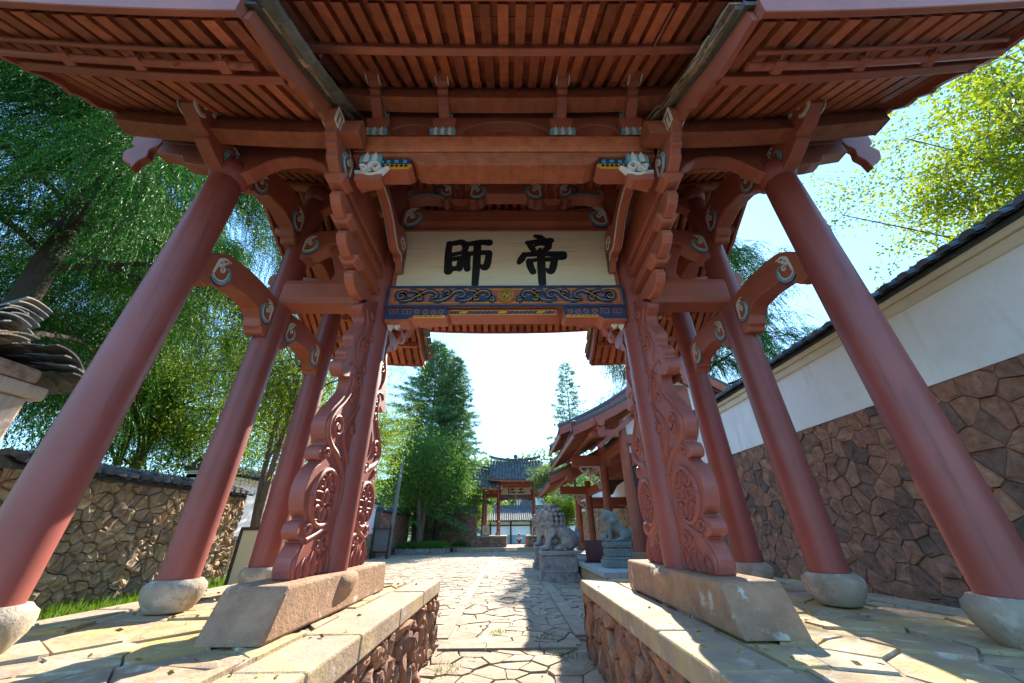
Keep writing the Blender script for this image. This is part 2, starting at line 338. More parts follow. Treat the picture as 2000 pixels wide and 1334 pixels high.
def npmesh(name,V,F,rnd,matr,parent=None,smooth=False,**kw):
    """V (n,3), F (m,k) uniform faces"""
    me=bpy.data.meshes.new(name); n=len(V); m,k=F.shape
    me.vertices.add(n); me.vertices.foreach_set("co",V.astype(np.float32).ravel())
    me.loops.add(m*k); me.loops.foreach_set("vertex_index",F.astype(np.int32).ravel())
    me.polygons.add(m); me.polygons.foreach_set("loop_start",np.arange(0,m*k,k,dtype=np.int32)); me.polygons.foreach_set("loop_total",np.full(m,k,dtype=np.int32))
    me.update(calc_edges=True); me.materials.append(matr)
    at=me.attributes.new("rnd",'FLOAT','FACE'); at.data.foreach_set("value",rnd.astype(np.float32))
    o=bpy.data.objects.new(name,me); COL.objects.link(o)
    if parent is not None: o.parent=parent
    tag(o,**kw); return o
# ---------------------------------------------------------------- the memorial gate
GX=-.04
g=thing('memorial_gate','large red timber memorial gate overhead in the foreground, white plaque with black characters','gate',(GX,0,0))
ORN=[WHT,BLU,CYA]
SPLIT=[]
def wave_end(mb,mp,e,zc,sg,S):
    if isinstance(mb,list): q=MB(); wave_end(q,mp,e,zc,sg,S); mb.append(q); return
    q=lambda pts:[(e+sg*a*S,zc+b*S) for a,b in pts]
    sw=crv(q([(.0,-.40),(.2,-.52),(.5,-.42),(.68,-.15),(.66,.12),(.52,.22),(.42,.12)]),7); n=len(sw)
    mb.ribbon(sw,tapw(n,.05*S,.12*S,.015*S),.006,mp,2,0,flat=True)
    sw2=crv(q([(.03,-.33),(.22,-.43),(.48,-.34),(.6,-.13),(.6,.1)]),6)
    mb.ribbon(sw2,tapw(len(sw2),.035*S,.06*S,.01*S),.009,mp,0,.001,flat=True)
    sw3=crv(q([(.0,-.50),(.24,-.63),(.55,-.52),(.76,-.2)]),6)
    mb.ribbon(sw3,tapw(len(sw3),.05*S,.05*S,.01*S),.005,mp,1,0,flat=True)
    lf=crv(q([(.03,-.3),(.06,0),(.10,.3),(.30,.48),(.55,.50)]),7)
    mb.ribbon(lf,tapw(len(lf),.07*S,.13*S,.02*S),.007,mp,0,.001,flat=True)
    for (a,b,r) in ((.18,.12,.075),(.27,.26,.07),(.16,.34,.06),(.38,.38,.05)): mb.disc((e+sg*a*S,zc+b*S),r*S,.010,mp,0,.002,10)
    sp=[(e+sg*(x)*S,zc+y*S) for x,y in spiral(.30,.02,.13,.03,2.6,-1.1,14)]
    mb.ribbon(sp,tapw(len(sp),.06*S,.07*S,.03*S),.009,mp,0,.003,flat=True)
def cloud_head(mb,mp,c,sg,S):
    if isinstance(mb,list): q=MB(); cloud_head(q,mp,c,sg,S); mb.append(q); return
    rim=crv([(c[0]+sg*a*S,c[1]+b*S) for a,b in [(-.45,.05),(-.35,.42),(.05,.55),(.38,.35),(.45,-.05),(.35,-.45),(.0,-.55),(-.15,-.4)]],6)
    mb.ribbon(rim,.17*S,.012,mp,0,0,flat=True)
    sp=[(c[0]+sg*x*S,c[1]+y*S) for x,y in spiral(.05,.05,.26,.05,-.6,1.2,14)]
    mb.ribbon(sp,tapw(len(sp),.13*S,.05*S),.010,mp,0,.001,flat=True)
def fret_head(mb,mp,c,sg,S):
    if isinstance(mb,list): q=MB(); fret_head(q,mp,c,sg,S); mb.append(q); return
    P=[(-.3,-.5),(-.3,.5),(.3,.5),(.3,-.5),(-.02,-.5),(-.02,.15),(.1,.15)]
    mb.ribbon([(c[0]+sg*a*S,c[1]+b*S) for a,b in P],.15*S,.010,mp,0,0,flat=True)
# ---- roof profiles: height of the rafters' underside over |y|
CEN=[(0,7.50),(.8,6.92),(1.4,6.42),(1.9,6.05),(2.4,5.70),(2.83,5.43)]
SID=[(0,6.62),(.7,6.22),(1.4,5.76),(1.97,5.30),(2.55,4.94),(2.99,4.71)]
def srise(x): return .24*(max(0,abs(x)-1.8)/2.4)**1.7
def crise(x): return .13*(abs(x)/2.6)**2.4
YC=[2.83,2.65,2.4,2.15,1.9,1.65,1.4,1.1,.8,.4,0.0]
YS=[2.99,2.78,2.55,2.25,1.97,1.7,1.4,1.05,.7,.35,0.0]
# ---- columns, bases
LX,LY=.02,.012; IX=1.76
def lean(sx,row): return (-sx*LX,-row*LY)
for sx in (-1,1):
    for row in (-1,0,1):
        b=MB(); yy=row*(1.47 if row<0 else 1.36); c=(sx*3.18,yy)
        b.lathe([(.165,.86),(.185,.875),(.235,.96),(.252,1.03),(.245,1.075),(.215,1.10),(.2,1.118)],c,30); b.build('column_base',DRM,g)
        b=MB(); l=lean(sx,row); top=6.22 if row==0 else 4.95
        b.lathe([(.168,1.11),(.170,2.0),(.167,3.2),(.158,top-.25),(.154,top-.03),(.142,top)],c,32,0,l,1.11)
        b.lathe([(.10,top),(.145,top+.015),(.185,top+.07),(.20,top+.15),(.19,top+.22),(.15,top+.27),(.13,top+.29)],c,28,0,l,1.11)
        if row!=0:
            b.box((c[0]+l[0]*3.1+sx*.165,c[1]+l[1]*3.1-row*(-.02),4.19),(.07,.06,.15))
        b.build('column',REDK,g)
    b=MB(); b.lathe([(.186,1.17),(.188,2.4),(.182,4.4),(.172,6.62)],(sx*IX,0),32); b.build('column',REDK,g)
    y0=-1.17
    b=MB(); P=[(y0-.10,.86),(y0+.04,1.13),(y0+.075,1.17),(1.19,1.17),(1.22,1.13),(1.24,.86)]
    b.prism(P,PX(sx*IX,1),-.225,.225)
    o=b.build('base_block',STN,g,bevel=.022,seg=2)
    for s2 in (-1,1):
        b=MB()
        for j in range(1):
            vs=[];fs=[];pr=[(.02,.86),(.12,.9),(.20,1.0),(.235,1.08),(.225,1.135),(.16,1.165),(.02,1.172)]
            n=14
            for r,z in pr:
                for i in range(n+1):
                    t=-math.pi/2+math.pi*i/n; vs.append((sx*IX+s2*(.205+max(0,r-.15)*.9*math.cos(t)),.02+r*math.sin(t)*.95,z))
            for k in range(len(pr)-1):
                for i in range(n): fs.append((k*(n+1)+i,k*(n+1)+i+1,(k+1)*(n+1)+i+1,(k+1)*(n+1)+i) if s2>0 else (k*(n+1)+i+1,k*(n+1)+i,(k+1)*(n+1)+i,(k+1)*(n+1)+i+1))
            b.add(vs,fs,0,None,True)
        b.build('base_bulge',STN,g)
# ---- carved clamp boards
OUTL=[(.06,1.17),(1.02,1.17),(1.05,1.3),(1.0,1.4),(.95,1.445),(1.03,1.46),(1.075,1.51),(1.05,1.575),(.97,1.6),(1.045,1.66),(1.09,1.77),(1.08,1.88),(1.02,1.98),(.93,2.045),(1.0,2.06),(1.02,2.12),(.99,2.17),(.93,2.20),(.99,2.27),(1.02,2.38),(.96,2.5),(.85,2.62),(.75,2.74),(.73,2.84),(.76,2.90),(.88,2.86),(.965,2.90),(.965,2.98),(.90,3.04),(.93,3.10),(.88,3.18),(.82,3.22),(.86,3.32),(.80,3.42),(.73,3.52),(.71,3.62),(.76,3.66),(.82,3.70),(.80,3.77),(.72,3.82),(.66,3.90),(.56,3.96),(.46,4.02),(.06,4.04)]
OUTL=OUTL[:2]+crv(OUTL[1:-2],3)+OUTL[-2:]
def clamp(sx,sy):
    f=lambda p:(sy*(4.2-(4.15-p[0])*1.084) if p[0]>.1 else sy*.05,max(1.172,1.5+(p[1]-1.5)*1.07))
    t=.066
    b=MB(); b.prism([f(p) for p in OUTL],PX(sx*IX,1),-t,t); o=b.build('clamp_board',REDC,g,bevel=.018,seg=2)
    c=MB()
    for s2 in (-1,1):
        mp=PX(sx*IX+s2*t,s2)
        def R(pts,w,h=.03,n=5,tp=True):
            q=[f(p) for p in (crv(pts,n) if n else pts)]
            c.ribbon(q,tapw(len(q),w*.55,w,w*.35) if tp else w,h,mp,0,-.004)
        rim=[(1.0,1.2),(1.01,1.3),(.93,1.42)]; R(rim,.05)
        R([(.92,1.45),(.75,1.50),(.58,1.58),(.47,1.72),(.46,1.88),(.55,2.04),(.68,2.14),(.84,2.2),(.95,2.29),(.97,2.39),(.9,2.5),(.78,2.62),(.69,2.74),(.66,2.86),(.69,2.96)],.075,.035)
        R([(.35,1.22),(.36,1.5),(.34,1.8),(.42,2.1),(.58,2.24),(.64,2.36),(.60,2.5),(.50,2.6),(.42,2.72),(.45,2.9),(.58,3.02),(.76,3.06),(.82,3.0)],.055,.03)
        R([(.66,3.1),(.72,3.24),(.70,3.38),(.62,3.5),(.6,3.62),(.68,3.74),(.62,3.84)],.05,.028)
        R([(.22,1.24),(.20,1.7),(.24,2.1),(.30,2.5),(.28,2.9),(.34,3.2),(.32,3.6),(.4,3.9)],.04,.028)
        for (cy,cz,r,a0,tn) in ((.30,1.95,.06,1.5,1.2),(.24,1.55,.05,-1.,-1.2),(.34,2.42,.05,2.,1.2),(.36,2.82,.06,0,1.2),(.42,3.12,.06,1.,-1.2),(.42,3.52,.06,2.6,1.2),(.26,2.24,.05,3.,-1.2),(.70,1.40,.05,1.,1.1),(.56,1.98,.05,2.,1.1)):
            R(spiral(cy,cz,r,r*.2,a0,tn,16),.036,.03,0)
        # roundel
        N=28; R([(.76+.225*math.cos(2*math.pi*i/N),1.775+.225*math.sin(2*math.pi*i/N)) for i in range(N+1)],.05,.036,0,False)
        R([(.76+.045*math.cos(2*math.pi*i/12),1.775+.06*math.sin(2*math.pi*i/12)) for i in range(13)],.03,.032,0,False)
        for k,(dx,dy) in enumerate(((1,1),(-1,1),(1,-1),(-1,-1))):
            R([(.76+dx*a,1.775+dy*bb) for a,bb in spiral(.095,.115,.07,.018,2.2,-1.15,16)],.034,.03,0)
            R([(.76+dx*.03,1.775+dy*.03),(.76+dx*.10,1.775+dy*.035),(.76+dx*.17,1.775+dy*.03),(.76+dx*.175,1.775-dy*.02)],.03,.028)
        R([(.76,1.84),(.72,1.9),(.76,1.97),(.80,1.9),(.76,1.84)],.028,.028)
        R([(.76,1.71),(.72,1.65),(.76,1.58),(.80,1.65),(.76,1.71)],.028,.028)
        # volutes
        for (cy,cz,r,a0,tn) in ((.80,2.38,.13,-1.2,1.5),(.60,2.14,.07,1.0,-1.2),(.56,2.93,.09,-1.4,1.4),(.57,3.36,.085,1.6,-1.4),(.60,1.42,.085,-1.0,1.4),(.50,3.78,.06,-1.,1.3),(.62,2.72,.055,.5,1.2),(.46,2.44,.06,2.5,-1.2),(.93,1.52,.05,0,1.1),(.9,2.12,.05,0,1.1)):
            R(spiral(cy,cz,r,r*.2,a0,tn,20),.045,.034,0)
            c.disc(f((cy,cz)),r*.22,.03,mp,0,-.004,10)
        for k in range(6):
            y=.28+k*.12; hh=.15 if k%2 else .19
            R([(y-.05,1.18),(y-.055,1.18+hh*.55),(y,1.18+hh)],.03,.03,4); R([(y+.05,1.18),(y+.055,1.18+hh*.55),(y,1.18+hh)],.03,.03,4)
            R([(y,1.2),(y,1.18+hh*.6)],.02,.02,2)
    c.build('carving',REDC,o)
for sx in (-1,1):
    for sy in (-1,1): clamp(sx,sy)
# ---- side tie beams and the shrimp-backed beams
for sx in (-1,1):
    b=MB(); P=[(-.13,4.21),(.13,4.21),(.16,4.3),(.16,4.52),(.13,4.61),(-.13,4.61),(-.16,4.52),(-.16,4.3)]
    b.prism(P,lambda a,z,h:(h,a,z),sx*1.88,sx*3.04); b.build('tie_beam',RED,g,bevel=.012)
def shrimp(sx,sy,up):
    e=1.29 if sy<0 else 1.2
    if not up:
        T=[(e,4.06),(1.15,4.19),(1.0,4.25),(.6,4.29),(.3,4.27),(.15,4.25)]; B=[(.15,3.70),(.24,3.70),(.27,3.76),(.31,3.77),(.34,3.88),(.45,3.95),(.67,3.965),(.95,3.93),(1.06,3.88),(1.09,3.80),(1.14,3.79),(1.17,3.73),(e,3.73)]
        W=.115
    else:
        T=[(e,5.50),(1.05,5.69),(.8,5.82),(.5,5.89),(.15,5.88)]; B=[(.15,5.20),(.22,5.20),(.25,5.27),(.29,5.28),(.34,5.38),(.6,5.43),(.9,5.36),(1.0,5.29),(1.06,5.21),(1.12,5.2),(1.16,5.13),(e,5.12)]
        W=.11
    P=[(sy*a,z) for a,z in T[:1]+crv(T,5)[1:]+B]
    b=MB(); b.prism(P,PX(sx*3.15,1),-W,W); o=b.build('curved_beam',RED,g,bevel=.035,seg=3)
    c=[]
    for s2 in (-1,1):
        mp=PX(sx*3.15+s2*W,s2)
        if not up: wave_end(c,mp,sy*(e-.10),4.0,-sy,.30); wave_end(c,mp,sy*.19,4.01,sy,.28)
        else: wave_end(c,mp,sy*(e-.10),5.38,-sy,.28); wave_end(c,mp,sy*.19,5.58,sy,.34)
    [q.build('painted_scroll',ORN,o) for q in c]
for sx in (-1,1):
    for sy in (-1,1):
        for up in (0,1): shrimp(sx,sy,up)
# ---- arched brackets: middle column to inner column (plane y=0), lower and upper
for sx in (-1,1):
    P=[(3.04,4.99),(2.92,5.0),(2.86,5.08),(2.80,5.12),(2.6,5.27),(2.35,5.32),(2.1,5.27),(1.95,5.12),(1.9,5.0),(1.8,4.98),(1.8,5.5),(2.1,5.58),(2.4,5.6),(2.75,5.56),(3.04,5.48)]
    b=MB(); b.prism([(sx*a,z) for a,z in P],PY(0),-.11,.11); o=b.build('curved_beam',RED,g,bevel=.03,seg=2)
    c=[]
    for s2 in (-1,1):
        wave_end(c,PY(s2*.11,s2),sx*2.98,5.28,-sx,.3); wave_end(c,PY(s2*.11,s2),sx*1.86,5.28,sx,.28)
    [q.build('painted_scroll',ORN,o) for q in c]
    P=[(3.05,5.95),(2.95,5.98),(2.8,6.12),(2.5,6.18),(2.2,6.12),(2.0,5.98),(1.8,5.95),(1.8,6.3),(3.05,6.3)]
    b=MB(); b.prism([(sx*a,z) for a,z in P],PY(0),-.07,.07); b.build('arched_board',RED,g,bevel=.012)
    b=MB()   # strut from the tie beam to the arch and diagonal brace behind
    P=[(2.3,4.61),(2.5,4.61),(2.45,4.8),(2.52,5.0),(2.62,5.2),(2.5,5.32),(2.38,5.1),(2.3,4.85)]
    b.prism([(sx*a,z) for a,z in P],PY(0),-.05,.05); b.build('strut',RED,g,bevel=.012)
    # arches in the front and rear column planes
    for sy in (-1,1):
        yy=sy*(1.42 if sy<0 else 1.32)
        P=[(3.16,5.02),(2.92,5.02),(2.85,5.06),(2.72,5.20),(2.6,5.28),(2.4,5.31),(2.2,5.27),(2.05,5.17),(1.98,5.06),(1.92,5.03),(1.75,5.0),(1.75,5.40),(3.16,5.46),(4.02,5.58),(4.02,5.40),(3.7,5.33),(3.64,5.22),(3.5,5.18),(3.34,5.16)]
        b=MB(); b.prism([(sx*a,z) for a,z in P],PY(yy),-.075,.075); b.build('arched_beam',RED,g,bevel=.014)
        b=MB(); b.prism([(sx*a,z) for a,z in [(1.5,5.43),(3.1,5.47),(4.05,5.60),(4.05,5.78),(3.1,5.64),(1.5,5.60)]],PY(yy),-.06,.06); b.build('beam',RED,g,bevel=.012)
        # gable drop ornament
        O=[(4.10,5.86),(4.42,5.80),(4.44,5.62),(4.37,5.56),(4.45,5.48),(4.40,5.32),(4.28,5.25),(4.23,5.16),(4.20,5.3),(4.14,5.38),(4.16,5.5),(4.08,5.6)]
        b=MB(); b.prism(crv([(sx*a,z) for a,z in O],3,True),PY(yy),-.04,.04); b.build('gable_drop',RED,g,bevel=.01)
        # cantilever arm on the column with white cloud scroll
        s=sy
        A=[(1.30,4.96),(1.52,4.97),(1.66,5.0),(1.78,5.05),(1.86,5.10),(1.86,5.14),(1.92,5.14),(1.98,5.15),(2.04,5.19),(2.12,5.25),(2.16,5.37),(2.12,5.50),(2.0,5.54),(1.90,5.46),(1.80,5.38),(1.30,5.36)]
        k=1 if s<0 else .95
        b=MB(); b.prism([(s*a*k,z) for a,z in A],PX(sx*3.12,1),-.075,.075); o=b.build('cantilever_arm',RED,g,bevel=.012)
        c=[]
        for s2 in (-1,1):
            mp=PX(sx*3.12+s2*.075,s2); cloud_head(c,mp,(s*2.02*k,5.36),s,.235); wave_end(c,mp,s*1.42*k,5.20,s,.30)
        [q.build('painted_scroll',ORN,o) for q in c]
        # side purlin carried by that arm
        b=MB(); n=12; vs=[]
        X=[sx*(1.50+(4.12-1.50)*i/n) for i in range(n+1)]
        for hy in (-1,1):
            pass
        pts=[]
        for x in X: pts.append((x,s*1.80*(1 if s<0 else .97),5.24+srise(x)))
        prof=[(-.09,-.10),(.09,-.10),(.09,.06),(.06,.07),(.06,.16),(-.06,.16),(-.06,.07),(-.09,.06)]
        vs=[];fs=[]
        for (x,y,z) in pts:
            for dy,dz in prof: vs.append((x,y+dy,z+dz))
        m_=len(prof)
        for i in range(n):
            for j in range(m_): q=(j+1)%m_; fs.append((i*m_+j,(i+1)*m_+j,(i+1)*m_+q,i*m_+q) if sx<0 else (i*m_+q,(i+1)*m_+q,(i+1)*m_+j,i*m_+j))
        b.add(vs,fs+[tuple(range(m_)),tuple(range(n*m_,n*m_+m_))[::-1]]); b.build('purlin',REDW,g,bevel=.006)
# ---- stepped corbels on the inner columns
def corbel(sx,sy):
    root=None
    tiers=[(3.98,.95),(4.25,1.29),(4.52,1.58)]
    stack=MB(); k=1 if sy<0 else .93
    X=sx*IX
    for i,(z0,n) in enumerate(tiers):
        P=[(.05,z0+.07),(n-.52,z0+.07),(n-.44,z0+.04),(n-.36,z0-.03),(n-.20,z0-.05),(n-.07,z0+.0),(n,z0+.08),(n-.02,z0+.15),(n-.06,z0+.19),(.05,z0+.17)]
        a=MB(); a.prism([(sy*p*k,z) for p,z in P],PX(X,1),-.056,.056)
        # cap block at the tip and square end notch
        zc=z0+.19; yc=sy*(n-.02)*k
        a.add([(X-.07,yc-.08,zc),(X+.07,yc-.08,zc),(X+.07,yc+.08,zc),(X-.07,yc+.08,zc),(X-.115,yc-.11,zc+.08),(X+.115,yc-.11,zc+.08),(X+.115,yc+.11,zc+.08),(X-.115,yc+.11,zc+.08),
               (X-.115,yc-.11,zc+.115),(X+.115,yc-.11,zc+.115),(X+.115,yc+.11,zc+.115),(X-.115,yc+.11,zc+.115)],
              [(3,2,1,0),(0,1,5,4),(1,2,6,5),(2,3,7,6),(3,0,4,7),(4,5,9,8),(5,6,10,9),(6,7,11,10),(7,4,8,11),(8,9,10,11)])
        a.build('corbel_arm',RED,g,bevel=.012)
    P=[(.05,4.80),(1.42,4.80),(1.58,4.78),(1.74,4.81),(1.86,4.88),(1.88,4.96),(1.94,4.98),(1.94,5.04),(2.0,5.06),(2.0,5.14),(2.06,5.18),(2.09,5.30),(2.05,5.42),(1.94,5.44),(1.88,5.34),(1.7,5.32),(1.3,5.30),(.05,5.3)]
    a=MB(); a.prism([(sy*p*k*.97,z) for p,z in P],PX(X,1),-.06,.06); o=a.build('corbel_arm',RED,g,bevel=.012)
    c=[]
    for s2 in (-1,1):
        mp=PX(X+s2*.06,s2); fret_head(c,mp,(sy*1.94*k,5.27),sy,.2); wave_end(c,mp,sy*1.5*k,5.05,sy,.30)
    [q.build('painted_scroll',ORN,o) for q in c]
    # inner curved bracket with a white edge, rising from the column to the lintel
    xi=sx*1.50
    P=[(.10,4.72),(.16,4.70),(.20,4.80),(.30,4.86),(.42,4.84),(.55,4.90),(.75,5.04),(1.0,5.13),(1.30,5.16),(1.30,5.30),(.95,5.32),(.7,5.25),(.55,5.22),(.45,5.30),(.28,5.32),(.15,5.22),(.1,5.1)]
    a=MB(); a.prism([(sy*p,z) for p,z in P[:1]+crv(P[1:],3)],PX(xi,1),-.05,.05); o=a.build('curved_bracket',RED,g,bevel=.01)
    c=MB()
    for s2 in (-1,1):
        mp=PX(xi+s2*.05,s2); q=[(sy*p,z) for p,z in crv([(.24,4.84),(.32,4.90),(.44,4.88),(.58,4.94),(.76,5.07),(1.0,5.16),(1.28,5.19)],5)]
        c.ribbon(q,tapw(len(q),.02,.05,.05),.006,mp,0,0,flat=True)
        q=[(sy*p,z) for p,z in spiral(.28,5.1,.11,.03,-.5,1.3,16)]; c.ribbon(q,tapw(len(q),.045,.015),.006,mp,0,0,flat=True)
        q=[(sy*p,z) for p,z in ((.13,4.74),(.2,4.86),(.2,5.0))]; c.ribbon(q,.05,.005,mp,1,0,flat=True)
    c.build('painted_scroll',ORN,o)
for sx in (-1,1):
    for sy in (-1,1): corbel(sx,sy)
# ---- lintels, arch rows, cantilever arms and purlins under the middle roof
for sy in (-1,1):
    k=1 if sy<0 else .93
    Y=sy*1.5*k
    P=[(-1.66,5.14),(-1.05,5.14),(-.95,5.03),(-.88,5.0),(.88,5.0),(.95,5.03),(1.05,5.14),(1.66,5.14),(1.66,5.47),(-1.66,5.47)]
    b=MB(); b.prism(P,PY(Y),-.125,.125); b.prism([(-1.655,5.20),(1.655,5.20),(1.655,5.46),(-1.655,5.46)],PY(Y,sy),.126,.145); b.build('lintel',REDW,g,bevel=.02,seg=2)
    P=[(-1.62,5.49)]
    for c0,h in ((-1.08,.30),(0,.36),(1.08,.30)):
        hw=.53 if c0==0 else .29
        P+= [(c0-hw,5.5)]+[(c0-hw*math.cos(t),5.52+(h-.02)*math.sin(t)**.8) for t in [math.pi*i/14 for i in range(1,14)]]+[(c0+hw,5.5)]
    P+= [(1.62,5.49),(1.62,6.16),(-1.62,6.16)]
    b=MB(); b.prism(P,PY(Y),-.07,.07); b.build('arched_board',RED,g,bevel=.01)
    b=MB(); b.bx(-2.3,2.3,Y-.08,Y+.08,6.165,6.34); b.build('beam',REDW,g,bevel=.01)
    for x in (-1.47,-.70,.66,1.47):
        a=MB(); yc=Y+sy*.03
        a.box((x,yc,5.55),(.12,.14,.14)); 
        z=5.60
        a.add([(x-.1,yc-.1,z),(x+.1,yc-.1,z),(x+.1,yc+.1,z),(x-.1,yc+.1,z),(x-.135,yc-.135,z+.1),(x+.135,yc-.135,z+.1),(x+.135,yc+.135,z+.1),(x-.135,yc+.135,z+.1),(x-.14,yc-.14,z+.17),(x+.14,yc-.14,z+.17),(x+.14,yc+.14,z+.17),(x-.14,yc+.14,z+.17)],
              [(3,2,1,0),(0,1,5,4),(1,2,6,5),(2,3,7,6),(3,0,4,7),(4,5,9,8),(5,6,10,9),(6,7,11,10),(7,4,8,11),(8,9,10,11)])
        o=a.build('bearing_block',RED,g,bevel=.01)
        c=MB()
        for q in range(7):
            xx=x-.12+.04*q; yq=yc+sy*.12
            mpp=PY(yq,sy)
            c.prism([(xx-.022,5.475),(xx+.022,5.475),(xx+.025,5.53),(xx,5.575+.01*(q%2)),(xx-.025,5.53)],mpp,0,.03,0 if q%2 else 2)
        c.build('lotus_petals',[WHT,BLU,CYA],o)
        A=[(1.40,5.74),(1.60,5.74),(1.68,5.77),(1.77,5.82),(1.84,5.88),(1.84,5.92),(1.89,5.93),(1.89,5.97),(1.95,5.98),(2.03,6.04),(2.04,6.15),(1.98,6.23),(1.88,6.24),(1.82,6.14),(1.40,6.10)]
        b=MB(); b.prism([(sy*p*k,z) for p,z in A],PX(x,1),-.062,.062); o=b.build('cantilever_arm',RED,g,bevel=.01)
        c=[]
        for s2 in (-1,1):
            mp=PX(x+s2*.062,s2); cloud_head(c,mp,(sy*1.93*k,6.10),sy,.20); wave_end(c,mp,sy*1.5*k,5.92,sy,.26)
        [q.build('painted_scroll',ORN,o) for q in c]
    b=MB(); n=10; Yp=sy*1.74*k
    for i in range(n):
        x0=-2.55+5.1*i/n; x1=x0+5.1/n
        vs=[]
        for x in (x0,x1):
            r=crise(x)
            for dy,dz in ((-.085,5.88),(.085,5.88),(.085,6.03),(.055,6.04),(.055,6.14),(-.055,6.14),(-.055,6.04),(-.085,6.03)): vs.append((x,Yp+dy,dz+r))
        b.add(vs,[(j,8+j,8+(j+1)%8,(j+1)%8) for j in range(8)]+([tuple(range(8))[::-1]] if i==0 else [])+([tuple(range(8,16))] if i==n-1 else []),0,.5)
    b.build('purlin',REDW,g)
# ---- middle plane: moon beam, carved beams, arched board
b=MB(); P=[(-.10,5.60),(.10,5.60),(.145,5.70),(.145,5.9),(.10,6.0),(-.10,6.0),(-.145,5.9),(-.145,5.70)]
b.prism(P,lambda a,z,h:(h,a,z),-1.60,1.60); o=b.build('moon_beam',RED,g,bevel=.02,seg=2)
c=[]
for s2 in (-1,1):
    for sx in (-1,1): wave_end(c,PY(s2*.146,s2),sx*1.55,5.79,-sx,.36)
[q.build('painted_scroll',ORN,o) for q in c]
P=[(-.60,6.30),(-.56,6.5),(-.45,6.64),(-.3,6.69),(.3,6.69),(.45,6.64),(.56,6.5),(.6,6.3),(.6,6.17),(.48,6.19),(.45,6.24),(.38,6.25),(.33,6.34),(-.33,6.34),(-.38,6.25),(-.45,6.24),(-.48,6.19),(-.6,6.17)]
b=MB(); b.prism(P,PY(0),-.11,.11); o=b.build('carved_beam',RED,g,bevel=.025,seg=2)
c=[]
for s2 in (-1,1):
    for sx in (-1,1): wave_end(c,PY(s2*.111,s2),sx*.57,6.42,-sx,.34)
[q.build('painted_scroll',ORN,o) for q in c]
for sx in (-1,1):
    P=[(1.58,6.24),(1.62,6.36),(1.58,6.48),(1.48,6.52),(1.35,6.48),(1.22,6.50),(1.1,6.60),(.97,6.65),(.88,6.56),(.86,6.40),(.88,6.25),(.98,6.2),(1.08,6.28),(1.25,6.30),(1.42,6.26)]
    b=MB(); b.prism([(sx*a,z) for a,z in crv(P,4,True)],PY(0),-.1,.1); o=b.build('carved_beam',RED,g,bevel=.02,seg=2)
    c=MB()
    for s2 in (-1,1):
        mp=PY(s2*.101,s2)
        q=[(sx*a,z) for a,z in crv([(1.5,6.42),(1.57,6.38),(1.5,6.29),(1.3,6.33),(1.1,6.31),(1.0,6.25)],5)]; c.ribbon(q,tapw(len(q),.02,.045,.03),.006,mp,2,0,flat=True)
        q=[(sx*a,z) for a,z in spiral(1.08,6.45,.10,.03,-1.5,1.2,16)]; c.ribbon(q,tapw(len(q),.03,.01),.006,mp,1,0,flat=True)
        wave_end(c,mp,sx*.89,6.43,sx,.24)
    c.build('painted_scroll',ORN,o)
    b=MB(); z=6.0
    x=sx*.74
    b.box((x,0,6.05),(.16,.2,.1)); b.add([(x-.1,-.1,6.1),(x+.1,-.1,6.1),(x+.1,.1,6.1),(x-.1,.1,6.1),(x-.15,-.14,6.2),(x+.15,-.14,6.2),(x+.15,.14,6.2),(x-.15,.14,6.2)],[(3,2,1,0),(0,1,5,4),(1,2,6,5),(2,3,7,6),(3,0,4,7),(4,5,6,7)])
    b.box((x,0,6.45),(.09,.16,.5)); b.add([(x-.08,-.1,6.66),(x+.08,-.1,6.66),(x+.08,.1,6.66),(x-.08,.1,6.66),(x-.16,-.14,6.80),(x+.16,-.14,6.80),(x+.16,.14,6.80),(x-.16,.14,6.80)],[(3,2,1,0),(0,1,5,4),(1,2,6,5),(2,3,7,6),(3,0,4,7),(4,5,6,7)])
    b.build('bearing_block',RED,g,bevel=.01)
P=[(-1.6,6.72)]
for c0,hw in ((-1.16,.36),(0,.56),(1.16,.36)):
    P+=[(c0-hw,6.72)]+[(c0-hw*math.cos(t),6.74+.26*math.sin(t)**.8) for t in [math.pi*i/12 for i in range(1,12)]]+[(c0+hw,6.72)]
P+=[(1.6,6.72),(1.6,7.2),(-1.6,7.2)]
b=MB(); b.prism(P,PY(0),-.06,.06); b.build('arched_board',RED,g,bevel=.01)
